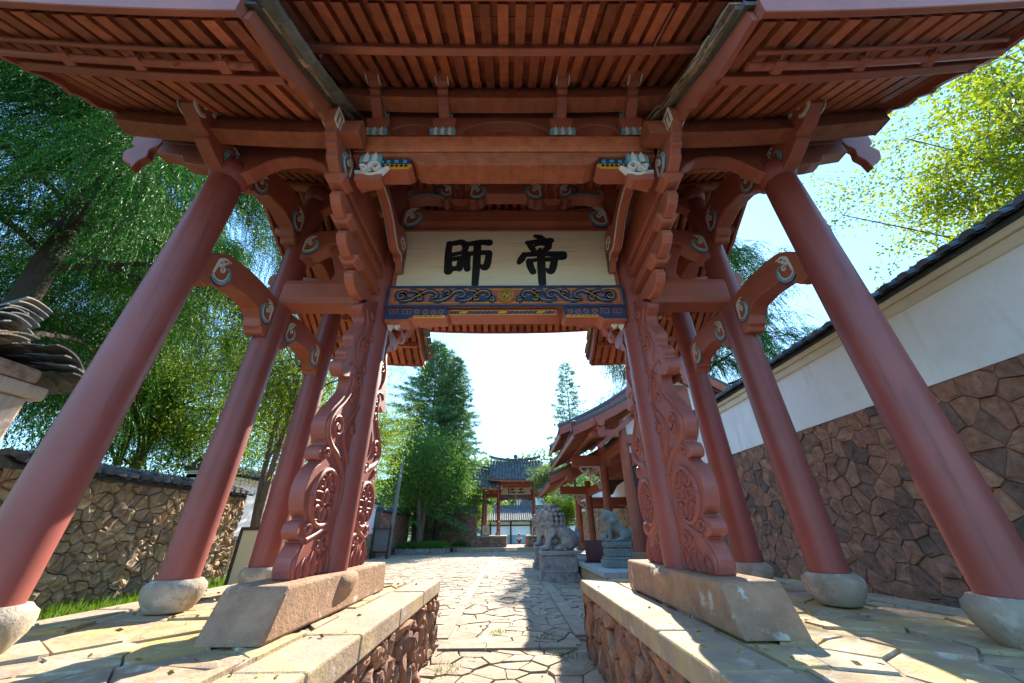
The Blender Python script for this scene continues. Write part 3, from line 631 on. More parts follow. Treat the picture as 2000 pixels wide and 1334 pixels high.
# ---- plaque with the two characters
pl=MB(); pl.bx(-1.575,1.575,-.10,-.05,4.49,5.60); pq=pl.build('plaque',CRM,g)
f=MB()
for sx in (-1,1): f.bx(sx*1.575,sx*1.53,-.125,-.098,4.49,5.58)
f.bx(-1.53,1.53,-.125,-.098,5.53,5.575); f.build('plaque_frame',RED,pq)
CW,CH=1813-70,515-75
def chx(p): # crop pixel -> plaque coordinates
    y=p[1]; t=(y-75)/440.0; xl=140-70*t; xr=1817+67*t
    return (-1.53+(p[0]-xl)/(xr-xl)*3.06, 5.49-t*.98)
STROKES={'师':[
 ([(512,165),(500,260),(502,395)],[50,52,66]),([(508,168),(560,160),(612,152),(640,170)],[44,50,56,40]),([(632,165),(645,200),(618,250)],[56,52,36]),
 ([(520,262),(570,252),(630,240)],[40,36,34]),([(525,300),(575,292),(625,282)],[44,40,38]),([(608,295),(600,340),(592,378)],[56,56,46]),([(520,378),(560,374),(598,370)],[46,44,44]),
 ([(672,170),(760,155),(838,158)],[44,50,60]),([(742,180),(735,330),(722,497)],[60,60,50]),([(662,255),(655,330),(658,378)],[50,52,50]),
 ([(660,258),(740,245),(835,245)],[38,40,46]),([(838,250),(825,330),(802,368),(768,352)],[52,54,56,28])],
 '帝':[([(1222,100),(1262,112),(1290,130)],[34,56,44]),([(1160,160),(1250,148),(1350,140)],[44,48,52]),([(1178,185),(1200,215),(1205,235)],[46,52,36]),([(1330,170),(1325,200),(1290,228)],[56,56,34]),([(1200,195),(1245,176),(1300,176)],[20,22,22]),
 ([(1128,262),(1105,300),(1085,328)],[44,56,36]),([(1130,262),(1300,255),(1448,262)],[44,46,62]),([(1458,258),(1455,285),(1400,296)],[46,44,24]),
 ([(1172,320),(1180,360),(1200,402)],[54,56,50]),([(1160,325),(1230,305),(1370,302)],[34,32,44]),([(1378,310),(1365,370),(1345,402),(1312,385)],[56,56,50,24]),([(1268,250),(1270,370),(1276,492)],[62,62,56]),([(1262,215),(1235,240),(1212,255)],[22,26,18])]}
def strokes(cm,ST,mp,conv,sc,h0=.006):
    for i,(P,W) in enumerate(ST):
        n=6; Q=crv([conv(p) for p in P],n); ws=list(np.interp(np.linspace(0,len(W)-1,len(Q)),range(len(W)),W)); ws=[x*sc for x in ws]
        h=h0+.0006*i
        cm.ribbon(Q,ws,h,mp,0,0,flat=True)
        for e in (0,-1): cm.disc(Q[e],ws[e]*.5,h+.0003,mp,0,0,16)
for nm,ST in STROKES.items():
    c=MB(); strokes(c,ST,PY(-.10),chx,3.06/1750.*1.13); c.build('character',INK,pq)
# ---- carved lintel beam below the plaque
b=MB(); b.bx(-1.60,1.60,-.16,.14,4.13,4.47,0); b.bx(-1.60,1.60,-.175,-.158,4.13,4.165,1); b.bx(-1.60,1.60,-.175,-.158,4.44,4.475,1)
for sx in (-1,1): b.bx(sx*1.60,sx*1.565,-.175,-.158,4.165,4.44,1)
o=b.build('carved_lintel',[RED,BLU],g,bevel=.006)
c=MB(); mp=PY(-.16)
def G(pts,w=.013,h=.03,m=1,n=5,tp=True):
    q=crv(pts,n) if n else pts; c.ribbon(q,tapw(len(q),w*.6,w,w*.6) if tp else w,h,mp,m,0,flat=(m==0))
for sx in (-1,1):
    c.ribbon([(sx*.06,4.20),(sx*1.49,4.20),(sx*1.52,4.23),(sx*1.52,4.385),(sx*1.49,4.415),(sx*.06,4.415)],.012,.012,mp,1,0)
    def both(pts,n=5):
        q=[(sx*a,z) for a,z in pts]
        G(q,.075,.018,0,n,False); G(q,.014,.026,1,n)
    both(spiral(1.40,4.305,.075,.02,2.8,-1.3,16),0)
    both([(1.42,4.23),(1.28,4.24),(1.15,4.33),(1.03,4.39),(.93,4.34),(.95,4.27),(1.02,4.27)])
    both(spiral(1.16,4.27,.045,.015,.5,1.2,12),0)
    both([(1.30,4.39),(1.2,4.37),(1.12,4.3)])
    both([(1.0,4.24),(.88,4.23),(.78,4.28),(.70,4.37),(.60,4.39),(.55,4.33),(.60,4.28),(.65,4.31)])
    both(spiral(.79,4.35,.05,.015,-1.,1.2,12),0)
    both([(.62,4.23),(.5,4.24),(.42,4.31),(.34,4.38),(.24,4.37),(.22,4.30),(.28,4.28)])
    both(spiral(.40,4.27,.045,.015,2,1.2,12),0); both([(.50,4.39),(.42,4.38),(.38,4.34)]); both(spiral(.19,4.25,.035,.012,1,1.1,10),0)
    for k in range(7): c.disc((sx*(.3+.17*k),4.25+.10*(k%2)),.05,.012,mp,0,0,9)
c.disc((0,4.308),.108,.030,mp,1,0,32)
for rr in (.095,.078,.061,.045): 
    q=[(rr*math.cos(2*math.pi*i/32),4.308+rr*math.sin(2*math.pi*i/32)) for i in range(33)]; c.ribbon(q,.007,.002,mp,2,.0301,flat=True)
for i in range(8):
    t=2*math.pi*i/8
    for rr in (.07,.086): q=[(rr*math.cos(t-.22),4.308+rr*math.sin(t-.22)),(rr*math.cos(t+.22),4.308+rr*math.sin(t+.22))]; c.ribbon(q,.008,.004,mp,1,.0305,flat=True)
q=crv([(.0,4.345),(.022,4.325),(0,4.308),(-.022,4.29),(0,4.271)],6); c.ribbon(q,.010,.004,mp,2,.031,flat=True)
c.build('scroll_carving',[BLU,GLD,INK],o)
# lower strip and the two corner brackets under it
b=MB(); b.bx(-.78,.68,-.13,.1,4.02,4.105,0); o=b.build('painted_strip',[RED],g)
c=MB(); mp=PY(-.13)
c.ribbon([(-.77,4.03),(.67,4.03),(.67,4.098),(-.77,4.098),(-.77,4.03)],.01,.006,mp,1,0,flat=True)
for k in range(22):
    x=-.70+.062*k
    if abs(x+.05)<.07: continue
    q=[(x+a,4.065+z) for a,z in ((-.03,-.018),(-.01,.016),(.012,-.014),(.034,.018))]; c.ribbon(crv(q,3),.016,.006,mp,0,0,flat=True)
for x in (-.56,.46,-.05):
    c.disc((x,4.065),.035 if x!=-.05 else .045,.008,mp,1,0,7,ry=.022); c.disc((x+.045,4.072),.018,.009,mp,1,0,6,ry=.014); c.disc((x-.04,4.058),.016,.009,mp,1,0,6,ry=.014)
c.build('scroll_carving',[BLU,GLD],o)
for sx in (-1,1):
    P=[(1.585,4.118),(.775,4.118),(.745,4.09),(.745,4.0),(.775,3.965),(1.2,3.965),(1.24,3.955),(1.28,3.92),(1.585,3.92)]
    b=MB(); b.prism([(sx*a,z) for a,z in P],PY(-.04),-.115,.115); o=b.build('corner_bracket',RED,g,bevel=.012)
    c=MB(); mp=PY(-.155)
    c.prism([(sx*a,z) for a,z in [(1.575,4.112),(.785,4.112),(.762,4.09),(.762,4.02),(.785,4.005),(1.22,4.005),(1.29,3.955),(1.575,3.955)]],mp,0,.012,0)
    for k in range(2):
        x=1.47-.17*k; P=[(-.05,-.04),(-.05,.04),(.05,.04),(.05,-.03),(-.015,-.03),(-.015,.01),(.015,.01)]
        c.ribbon([(sx*(x+a),4.055+z) for a,z in P],.014,.008,mp,2,.012,flat=True)
    for k in range(4): c.ribbon([(sx*a,z) for a,z in spiral(1.17-.11*k,4.055,.042,.012,1.5*k,1.2,12)],.016,.008,mp,2,.012)
    c.prism([(sx*a,z) for a,z in [(1.20,4.0),(.79,4.0),(.79,3.966),(1.20,3.966)]],mp,.0,.02,1)
    for k in range(6): c.ribbon([(sx*(1.16-.06*k+a),3.983+z) for a,z in ((-.02,-.008),(0,.008),(.02,-.006))],.008,.004,mp,3,.02,flat=True)
    for k in range(2):   # small carved white drops under the bracket
        x=1.53-.09*k; c.prism([(sx*(x-.04),3.92),(sx*(x+.04),3.92),(sx*(x+.02),3.875),(sx*(x-.0),3.84+.03*k)],PY(-.04),-.03,.03,4)
    c.build('scroll_carving',[BLU,GLD,RED,INK,WHT],o)
# blue and gold brackets with white carving under the front and rear lintels
for sy in (-1,1):
    Y=sy*1.5*(1 if sy<0 else .93)
    for sx in (-1,1):
        P=[(1.60,5.135),(1.05,5.135),(1.02,5.10),(1.0,5.03),(1.06,4.98),(1.35,4.98),(1.45,4.90),(1.60,4.84)]
        b=MB(); b.prism([(sx*a,z) for a,z in P],PY(Y-sy*.02),-.10,.10); o=b.build('corner_bracket',RED,g,bevel=.01)
        c=MB(); mp=PY(Y+sy*.08,sy)
        c.prism([(sx*a,z) for a,z in [(1.59,5.13),(1.04,5.13),(1.02,5.09),(1.02,5.055),(1.59,5.055)]],mp,0,.012,1)
        for k in range(6): c.ribbon([(sx*a,z) for a,z in spiral(1.52-.085*k,5.093,.026,.008,1.5*k,1.1,10)],.012,.007,mp,5,.012)
        c.prism([(sx*a,z) for a,z in [(1.40,5.05),(1.02,5.05),(1.005,5.03),(1.04,4.985),(1.40,4.985)]],mp,0,.016,3)
        for k in range(7): c.disc((sx*(1.07+.05*k),5.02),.019,.007,mp,4,.016,6)
        mp2=PY(Y+sy*.14,sy); S=.30
        cx=1.42
        q=[(sx*a,z) for a,z in crv([(1.60,4.93),(1.52,4.90),(1.44,4.86),(1.36,4.88),(1.30,4.95),(1.26,5.0)],5)]; c.ribbon(q,tapw(len(q),.05,.11,.05),.05,mp2,0,-.06)
        q=[(sx*a,z) for a,z in spiral(1.38,4.95,.075,.02,-.8,1.2,16)]; c.ribbon(q,tapw(len(q),.05,.02),.05,mp2,0,-.02)
        q=[(sx*a,z) for a,z in spiral(1.50,4.92,.045,.015,.6,1.1,12)]; c.ribbon(q,tapw(len(q),.04,.015),.05,mp2,0,-.02)
        q=[(sx*a,z) for a,z in crv([(1.60,4.99),(1.54,4.97),(1.48,4.99),(1.44,5.05)],4)]; c.ribbon(q,.025,.03,mp2,1,-.06)
        for k in range(5):
            x=1.36+.045*k; c.prism([(sx*(x-.025),5.03),(sx*(x+.025),5.03),(sx*(x+.03),5.12),(sx*x,5.18+.015*(k%2)),(sx*(x-.03),5.12)],mp2,-.05,-.01+.012*(k%2),0 if k%2 else 2)
        c.prism([(sx*a,z) for a,z in [(1.58,4.86),(1.30,4.86),(1.30,4.80),(1.36,4.76),(1.58,4.78)]],mp2,-.14,-.02,6)
        c.build('flower_carving',[WHT,BLU,CYA,GLD,INK,CYA,RED],o)
VRG=mat('verge_clay',(.30,.21,.13),.9,9,.35,.7,30,rnd=.45,spots=[(6,.56,.68,(.10,.10,.09),.7),(11,.58,.68,(.48,.40,.30),.5)])
# ---------------------------------------------------------------- the gate's roofs
def sweep(mb,prof,pts_fn,ys,m=0,a=None):
    """extrude a little closed section (dx,dz) along y through roof points"""
    n=len(prof); vs=[];fs=[]
    for y in ys:
        for dx,dz in prof: vs.append(pts_fn(dx,y,dz))
    for i in range(len(ys)-1):
        for j in range(n): q=(j+1)%n; fs.append((i*n+j,i*n+q,(i+1)*n+q,(i+1)*n+j))
    mb.add(vs,fs+[tuple(range(n))[::-1],tuple(range((len(ys)-1)*n,len(ys)*n))],m,a)
RECT=[(-.047,-.008),(.047,-.008),(.043,.10),(-.043,.10)]
ROUND=[(-.045,.10),(-.052,.035),(-.038,-.004),(0,-.018),(.038,-.004),(.052,.035),(.045,.10)]
far_rafters=[]
def roof(name,tab,YL,xs,x0,x1,rise,over0,over1,sp_t,both):
    r=bpy.data.objects.new(name,None); COL.objects.link(r); r.parent=g
    for sy in (-1,1):
        comb=MB()
        for x in xs:
            sec=RECT
            fn=lambda dx,y,dz,x=x:(x+dx,sy*y,interp(tab,y)+dz+rise(x))
            ys=[y for y in YL]
            lim=1.93
            yo=[y for y in ys if y>=lim-.3]; yi=[y for y in ys if y<=lim]
            if sy<0:
                b=MB(); j=random.uniform(-.008,.008)
                sweep(b,RECT,lambda dx,y,dz:fn(dx+j,y,dz+.004),[yo[0]-.02]+yo[1:],0,random.random()); sweep(b,ROUND,fn,yi,0,random.random())
                b.build('rafter',REDW,r)
                sweep(comb,RECT,fn,yo,0,random.random()); sweep(comb,ROUND,fn,yi,0,random.random())
            else:
                sweep(comb,RECT,fn,yo,0,random.random()); sweep(comb,ROUND,fn,yi,0,random.random())
        if sy<0:
            o=comb.build('rafters',REDW,None,kind='stuff'); far_rafters.append((name,o)); COL.objects.unlink(o)
        else: comb.build('rafters',REDW,r,kind='stuff')
    # boards above the rafters, in courses so the joints show
    b=MB()
    n=14
    for sy in (-1,1):
        k=int(YL[0]/.17)
        for i in range(k):
            ya=YL[0]*i/k; yb=YL[0]*(i+1)/k-.006; a=random.random(); vs=[]
            off=random.uniform(0,.006)
            for q in range(n+1):
                x=x0+(x1-x0)*q/n
                for y in (ya,yb):
                    z=interp(tab,y)+rise(x)+.103+off
                    vs+= [(x,sy*y,z),(x,sy*y,z+.02)]
            fs=[]
            for q in range(n):
                o4=q*4; 
                quad=[(o4,o4+2,o4+6,o4+4),(o4+1,o4+5,o4+7,o4+3),(o4,o4+4,o4+5,o4+1),(o4+2,o4+3,o4+7,o4+6)]
                fs+=quad
            b.add(vs,fs,0,a)
    b.build('roof_boards',REDW,r)
    # tiles
    b=MB(); prof=[(y,interp(tab,y)+.135) for y in sorted(YL,reverse=True)]
    prof=[(prof[0][0]+.07,prof[0][1]-.03)]+prof[1:]
    for sy in (-1,1): tiles(b,prof,x0-over0,x1+over1,sp_t,lambda X,S,Zz,sy=sy:(X,sy*S,Zz),0,.2,rise=rise)
    # solid bedding under the tiles
    for sy in (-1,1):
        m=10; vs=[];fs=[]
        for i,(y,z) in enumerate(prof):
            for q in range(m+1):
                x=x0-over0*.8+(x1-x0+over0*.8+over1*.8)*q/m; vs+= [(x,sy*(y-.03),z+rise(x)+.002),(x,sy*(y-.03),z+rise(x)+.06)]
        w=(m+1)*2
        for i in range(len(prof)-1):
            for q in range(m):
                a=i*w+q*2; fs+= [(a,a+2,a+w+2,a+w),(a+1,a+w+1,a+w+3,a+3)]
            for q in (0,m): a=i*w+q*2; fs.append((a,a+1,a+w+1,a+w))
        for q in range(m): fs.append((q*2,q*2+1,q*2+3,q*2+2))
        b.add(vs,fs,0,.3)
    # ridge
    zr=interp(tab,0)+.25; nn=16
    for q in range(nn):
        xa=x0-over0+(x1-x0+over0+over1)*q/nn; xb=xa+(x1-x0+over0+over1)/nn
        def rr(x):
            t=(x-(x0+x1)/2)/((x1-x0)/2) if both else (abs(x)-1.8)/2.4
            return .20*abs(t)**2.2+rise(x)
        for (hw,za,zb) in ((.11,0,.16),(.075,.162,.26)):
            vs=[(x,yy,zr+z+rr(x)) for x in (xa,xb) for yy,z in ((-hw,za),(hw,za),(hw*.8,zb),(-hw*.8,zb))]
            b.add(vs,[(0,1,2,3),(7,6,5,4),(0,4,5,1),(1,5,6,2),(2,6,7,3),(3,7,4,0)],0,random.random())
    b.build('tile_covering',TIL,r)
    return r
xc=[-2.512+.157*i for i in range(33)]
cr=roof('center_roof',CEN,YC,xc,-2.6,2.6,crise,.06,.06,.31,True)
def eave(r,tab,YL,x0,x1,rise,h,yb,zb):
    for sy in (-1,1):
        y=sy*(YL[0]+.01); n=12
        b=MB(); vs=[];fs=[]
        for q in range(n+1):
            x=x0+(x1-x0)*q/n; z=interp(tab,YL[0])+rise(x)
            for dy,dz in ((0,-.03),(sy*.045,-.03),(sy*.055,h-.03),(0,h-.03)): vs.append((x,y+dy,z+dz))
        for q in range(n):
            for j in range(4): k=(j+1)%4; fs.append((q*4+j,q*4+k,q*4+4+k,q*4+4+j))
        b.add(vs,fs+[(0,1,2,3),(n*4+3,n*4+2,n*4+1,n*4)]); b.build('eave_board',RED,r,bevel=.006)
        b=MB(); vs=[];fs=[]
        for q in range(n+1):
            x=x0+.03+(x1-x0-.06)*q/n; z=interp(tab,yb)+rise(x)
            for dy,dz in ((-.035,-.09),(.035,-.09),(.035,.0),(-.035,.0)): vs.append((x,sy*yb+dy,z+dz))
        for q in range(n):
            for j in range(4): k=(j+1)%4; fs.append((q*4+j,q*4+4+j,q*4+4+k,q*4+k))
        b.add(vs,fs+[(3,2,1,0),(n*4,n*4+1,n*4+2,n*4+3)]); b.build('batten',RED,r,bevel=.006)
eave(cr,CEN,YC,-2.6,2.6,crise,.15,2.38,0)
def bargeboard(r,X,tab,YL,rise,t=.025,drop=.20):
    for sy in (-1,1):
        b=MB(); up=[];lo=[]
        N=60
        for i in range(N+1):
            y=YL[0]*(1-i/N); z=interp(tab,y)+rise(X)
            up.append((sy*y,z+.14))
            d=drop+.06*(y<.9)
            s=0
            if .9<y<2.55: s=.045*abs(math.sin(math.pi*(y-.9)/.20))*(1 if (y%.8)<.6 else .2)
            if y>2.55: d=drop*(.5+.5*(YL[0]-y)/(YL[0]-2.55))+.04
            lo.append((sy*y,z+.10-d-s*.9+.02))
        b.prism(up+lo[::-1],PX(X,1),-t,t); b.build('bargeboard',RED,r)
for sx in (-1,1):
    if sx<0: xs=[-1.93-.158*i for i in range(15)]; a,bb,o0,o1=-4.2,-1.82,.06,.10
    else: xs=[1.93+.158*i for i in range(15)]; a,bb,o0,o1=1.82,4.2,.10,.06
    sr=roof('side_roof',SID,YS,xs,a,bb,srise,o0,o1,.30,False)
    eave(sr,SID,YS,a,bb,srise,.16,2.5,0)
    bargeboard(sr,sx*1.80,SID,YS,srise); bargeboard(sr,sx*4.2,SID,YS,srise)
    # upper purlin under the side roof ridge and mid purlins
    for yy in (.0,.72,-.72):
        b=MB(); z=interp(SID,abs(yy)); n=8; vs=[];fs=[]
        for q in range(n+1):
            x=sx*(1.84+(4.14-1.84)*q/n)
            for j in range(8): t=2*math.pi*j/8; vs.append((x,yy+.085*math.cos(t),z-.09+.085*math.sin(t)+srise(x)))
        for q in range(n):
            for j in range(8): k=(j+1)%8; fs.append((q*8+j,q*8+8+j,q*8+8+k,q*8+k) if sx<0 else (q*8+k,q*8+8+k,q*8+8+j,q*8+j))
        b.add(vs,fs+[tuple(range(8)),tuple(range(n*8,n*8+8))[::-1]],0,None,True); b.build('purlin',REDW,sr)
    # worn tile ends and mortar along the inner verge
    for sy in (-1,1):
        b=MB(); y=2.98
        while y>.1:
            L=random.uniform(.10,.17); z=interp(SID,y-L/2)+srise(1.8)+.15; sl=math.atan2(interp(SID,y-L)-interp(SID,y),L)
            for q in range(3):
                w=random.uniform(.0,.035); j=random.uniform(-.01,.01)
                pts=[(-L*.62,0),(L*.62,-.01),(L*.62,.022),(0,.034),(-L*.62,.024)]
                b.prism([(sy*(y-L/2)+sy*(-(a*math.cos(sl))+c*math.sin(sl)*0),z+.045*q+a*math.sin(sl)+c+j) for a,c in pts],PX(sx*1.72,-sx),-.10,.0+w,0)
            y-=L*.8
        b.build('verge_tiles',VRG,sr)
    # conduit and strip lamp below the front eave
    b=MB(); zz=lambda x:interp(SID,2.75)+srise(x)-.05
    b.tube([(sx*x,-2.75,zz(x)) for x in (1.98,2.6,3.2,3.8,4.1)],.018,8); b.tube([(sx*x,-2.66,zz(x)-.015) for x in (1.95,2.6,3.2,3.8,4.15)],.03,8)
    for x in (2.2,2.9,3.5): b.tube([(sx*x,-2.75,zz(x)+.10),(sx*x,-2.75,zz(x)),(sx*x,-2.66,zz(x)-.02)],.012,6); b.box((sx*x,-2.66,zz(x)-.01),(.08,.09,.07))
    for x in (2.05,2.55): b.tube([(sx*x,-2.68,zz(x)-.03),(sx*(x+.02),-2.68,zz(x)-.09)],.012,6)
    b.build('conduit',RED,g)
b=MB()
for yy in (0,.8,-.8,1.42,-1.42):
    z=interp(CEN,abs(yy)); b.tube([(x,yy,z-.09+crise(x)) for x in (-2.5,-1.2,0,1.2,2.5)],.085,10)
b.build('purlin',REDW,cr)
b=MB(); b.tube([(-1.95,-2.1,5.86),(-1.78,-2.35,5.66),(-1.74,-2.40,5.52)],.012,6); b.tube([(1.5,-2.75,5.55),(1.45,-2.45,5.62),(1.42,-2.40,5.52)],.012,6); b.build('conduit',RED,g)
# ---------------------------------------------------------------- ground and paving
b=MB(); b.add([(-400,-400,-.05),(400,-400,-.05),(400,700,-.05),(-400,700,-.05)],[(0,1,2,3)])
b.build('ground',mat('ground',(.10,.12,.04),.95,.3,.3,.3,20,spots=[(.4,.5,.6,(.16,.12,.07),.6)]),kind='structure')
b=MB(); b.add([(-9.2,-8,-.012),(6.2,-8,-.012),(6.2,36,-.012),(-9.2,36,-.012)],[(0,1,2,3)]); b.build('joint_bed',SOIL,kind='structure')
b=MB(); b.add([(-14,-60,-.02),(14,-60,-.02),(14,-8.01,-.02),(-14,-8.01,-.02)],[(0,1,2,3)]); b.build('bounce_forecourt',PAV,kind='structure')  # unseen pale paving behind the camera, added to bounce light up under the roofs
pv=MB()
near=voro(-1.12,1.10,-4.6,2.36,.36,.28,.46,seed=5); stones(pv,near,PZ(-.01),.022,.024,0,.02,.005,inner=.95,sub=False)
mid=voro(-9.1,6.1,2.66,12,.38,.28,.44,seed=6,keep=lambda x,y:not(x>1.2 and y<2.9) ); stones(pv,mid,PZ(-.01),.02,.03,0,.02,.005,inner=.95,sub=False)
far=voro(-9.1,6.1,12,33,.5,.4,.42,seed=8); stones(pv,far,PZ(-.01),.022,.03,0,.01,.004,inner=.95,sub=False)
for i,x in enumerate((-1.05,-.35,.42)): 
    x1=(-.36,.41,.95)[i]; pv.bx(x+.005,x1,2.38,2.63,-.03,.035,0)
for y in np.arange(3,30,1.4): pv.bx(-1.2,-.98,y,y+1.37,-.03,.028,0)
for y in np.arange(3,11,1.5): pv.bx(1.02,1.28,y,y+1.46,-.03,.05,0)
pv.build('paved_path',PAV,kind='structure')
b=MB(); b.add([(-9.3,-8,.60),(-3.9,-8,.60),(-3.9,7.5,.60),(-9.3,7.5,.60)],[(0,1,2,3)]); b.add([(-9.3,7.5,.60),(-3.9,7.5,.60),(-3.9,8.2,-.02),(-9.3,8.2,-.02)],[(0,1,2,3)])
b.add([(-3.9,-8,.6),(-3.9,7.5,.6),(-3.9,7.5,-.02),(-3.9,-8,-.02)],[(0,1,2,3)])
b.build('lawn',mat('lawn_soil',(.12,.13,.045),.95,3,.35,.5,25),kind='structure')
# ---------------------------------------------------------------- stone platforms under the gate
def platform(sx,label,yb0,yb1):
    t=thing('stone_platform',label,'platform',(0,0,0),0,'stone platforms under the front gate')
    xi=1.06; xo=4.0
    core=MB(); core.bx(sx*(xi+.07),sx*(xo-.02),yb0+.05,yb1-.05,-.02,.838); core.build('core',JNT,t)
    k=MB(); y=yb0
    while y<yb1-.3:
        L=random.uniform(.75,1.3); 
        if y+L>yb1-.5: L=yb1-y
        k.bx(sx*(xi-.01),sx*(xi+random.uniform(.36,.42)),y+.006,y+L-.006,.70,.86+random.uniform(-.006,.006)); y+=L
    x=xi+.42
    while x<xo-.2:
        L=min(random.uniform(.7,1.1),xo-x); k.bx(sx*(x+.005),sx*(x+L-.005),yb1-.32,yb1,.70,.86); x+=L
    y=yb0
    while y<yb1-.4:
        L=min(random.uniform(.8,1.3),yb1-.33-y); k.bx(sx*(xo-.33),sx*(xo+.02),y+.006,y+L-.006,.62,.862+random.uniform(-.006,.006)); y+=L
    k.build('kerb_slabs',KRB,t,bevel=.016,seg=2)
    s=MB(); pol=voro(xi+.43,xo-.34,yb0,yb1-.33,.46,.30,.46,seed=20+sx)
    stones(s,pol,lambda a,bb,h:(sx*a,bb,.815+h),.012,.042,0,.02,.006,inner=.96,sub=False); s.build('top_paving',SLB,t)
    r=MB(); pol=voro(yb0,yb1,-.02,.70,.17,.30,.42,seed=30+sx); stones(r,pol,lambda a,bb,h:(sx*(xi+.085-h),a,bb),.018,.085,0,.25,.012,inner=.85)
    pol=voro(xi,xo,-.02,.70,.34,.26,.4,seed=33+sx); stones(r,pol,lambda a,bb,h:(sx*a,yb1-.06+h,bb),.02,.06,0,.1,.01)
    r.build('rubble_face',RUBR,t)
    return t
platform(-1,'low stone platform under the left side of the front gate, sunlit yellowed paving',-3.6,2.32)
platform(1,'low stone platform under the right side of the front gate, mostly in shadow',-3.6,2.28)
# ---------------------------------------------------------------- walls
def wall_y(name,label,x,y0,y1,zb,zs,zt,face,cell,rub,thick=.4,cop=True,cat='wall',stone_only=False,seed=1,tile_sp=.22,cellz=None,depth=.055,rot=False,inner=.8,gap=.016,sub=True,nz=.01,flat=.14,ck=1.0):
    """wall running along y; face=-1/+1 is the side seen"""
    t=thing(name,label,cat)
    b=MB(); b.bx(x-face*0,x-face*thick,y0,y1,zb,zs if not stone_only else zt-.05); b.build('wall_core',MOR,t)
    b=MB()
    if rot:
        # squared stones laid on the diagonal
        pol=voro(-40,40,-40,40,cell,cellz or cell,.36,seed=seed,keep=lambda a,c:(y0-.7<(a-c)*.7071<y1+.7) and (zb-.7<(a+c)*.7071-0<zs+.7))
        out=[]
        for P in pol:
            Q=[((p[0]-p[1])*.7071,(p[0]+p[1])*.7071) for p in P]
            for (ax,lim,s) in ((0,y0,1),(0,y1,-1),(1,zb,1),(1,zs,-1)):
                R=[];n=len(Q)
                for i in range(n):
                    p,q=Q[i],Q[(i+1)%n]; dp=s*(p[ax]-lim); dq=s*(q[ax]-lim)
                    if dp>=0: R.append(p)
                    if dp*dq<0: tt=dp/(dp-dq); R.append((p[0]+(q[0]-p[0])*tt,p[1]+(q[1]-p[1])*tt))
                Q=R
                if len(Q)<3: break
            if len(Q)>=3: out.append(Q)
        pol=out
    else: pol=voro(y0,y1,zb,zs,cell,cellz or cell*.85,.43,seed=seed)
    stones(b,pol,lambda a,c,h:(x+face*h,a,c),gap,depth,0,flat,nz,inner=inner,sub=sub); b.build('stone_base' if not stone_only else 'stone_face',rub,t)
    if not stone_only:
        b=MB(); b.bx(x+face*.035,x-face*(thick-.02),y0,y1,zs+.002,zt-.12); b.build('plaster_face',PLA,t)
        b=MB(); b.bx(x+face*.075,x-face*thick,y0,y1,zt-.26,zt-.12); b.bx(x+face*.115,x-face*thick,y0,y1,zt-.118,zt-.03); b.build('cornice',mat(name+'_cornice',(.72,.62,.46),.85,2,.1),t,bevel=.02,seg=2)
    if cop: coping(t,x-face*thick*.5,y0,y1,zt,thick*.5+.16*ck,tile_sp,ck)
    return t
def coping(t,xc,y0,y1,z,hw,sp,ck=1.0):
    b=MB()
    prof=[(hw+.05,z-.02),(hw*.6,z+.09*ck),(.06,z+.22*ck)]
    for s in (-1,1): tiles(b,prof,y0,y1,sp,lambda X,S,Zz,s=s:(xc+s*S,X,Zz),0,.16,r=sp*.33)
    b.prism([(-hw+.02,z-.03),(hw-.02,z-.03),(hw-.05,z+.03),(.06,z+.25*ck),(-.06,z+.25*ck),(-hw+.05,z+.03)],lambda a,c,h:(xc+a,h,c),y0+.01,y1-.01,0,.3)
    n=int((y1-y0)/.09)
    for i in range(n):   # upright ridge tiles leaning on one another
        y=y0+(i+.5)*(y1-y0)/n; zk=z-.26*(1-ck); b.prism([(-.075,zk+.26),(.075,zk+.26),(.06,zk+.34),(0,zk+.36),(-.06,zk+.34)],lambda a,c,h,y=y,zk=zk:(xc+a,y+h+(c-zk-.26)*.5,c),-.03,.03,0)
    b.build('tile_coping',TIL,t)
wall_y('boundary_wall','tall white plastered wall on a dark squared-stone base with tile coping, right of the front gate',5.5,-4.6,7.9,-.05,3.13,4.42,-1,.25,RUBD,.5,seed=41,rot=True,cellz=.21,tile_sp=.26,inner=.93,gap=.006,sub=False,depth=.034,nz=.014,flat=.07)
wall_y('boundary_wall','white wall on a high stone base seen between the columns of the red hall',6.6,12.5,33,-.05,3.0,4.3,-1,.36,RUBG,.5,seed=42)
wall_y('rubble_wall','golden rubble stone wall with dark tile coping behind the left columns of the front gate',-6.0,.35,4.75,.5,2.22,2.24,1,.155,RUBG,.42,stone_only=True,ck=.5,seed=43,depth=.05,tile_sp=.2,inner=.85,gap=.012,sub=False,nz=.02)
wall_y('boundary_wall','white plastered wall on a low stone base, behind the slender trees at left',-9.35,7.4,24,-.05,1.42,3.25,1,.24,RUBG,.42,seed=44)
wall_y('rubble_wall','long reddish stone wall with tile coping behind the planter at the left of the courtyard',-8.9,23.6,31.5,-.05,2.75,2.8,1,.2,RUBR,.45,stone_only=True,seed=45)
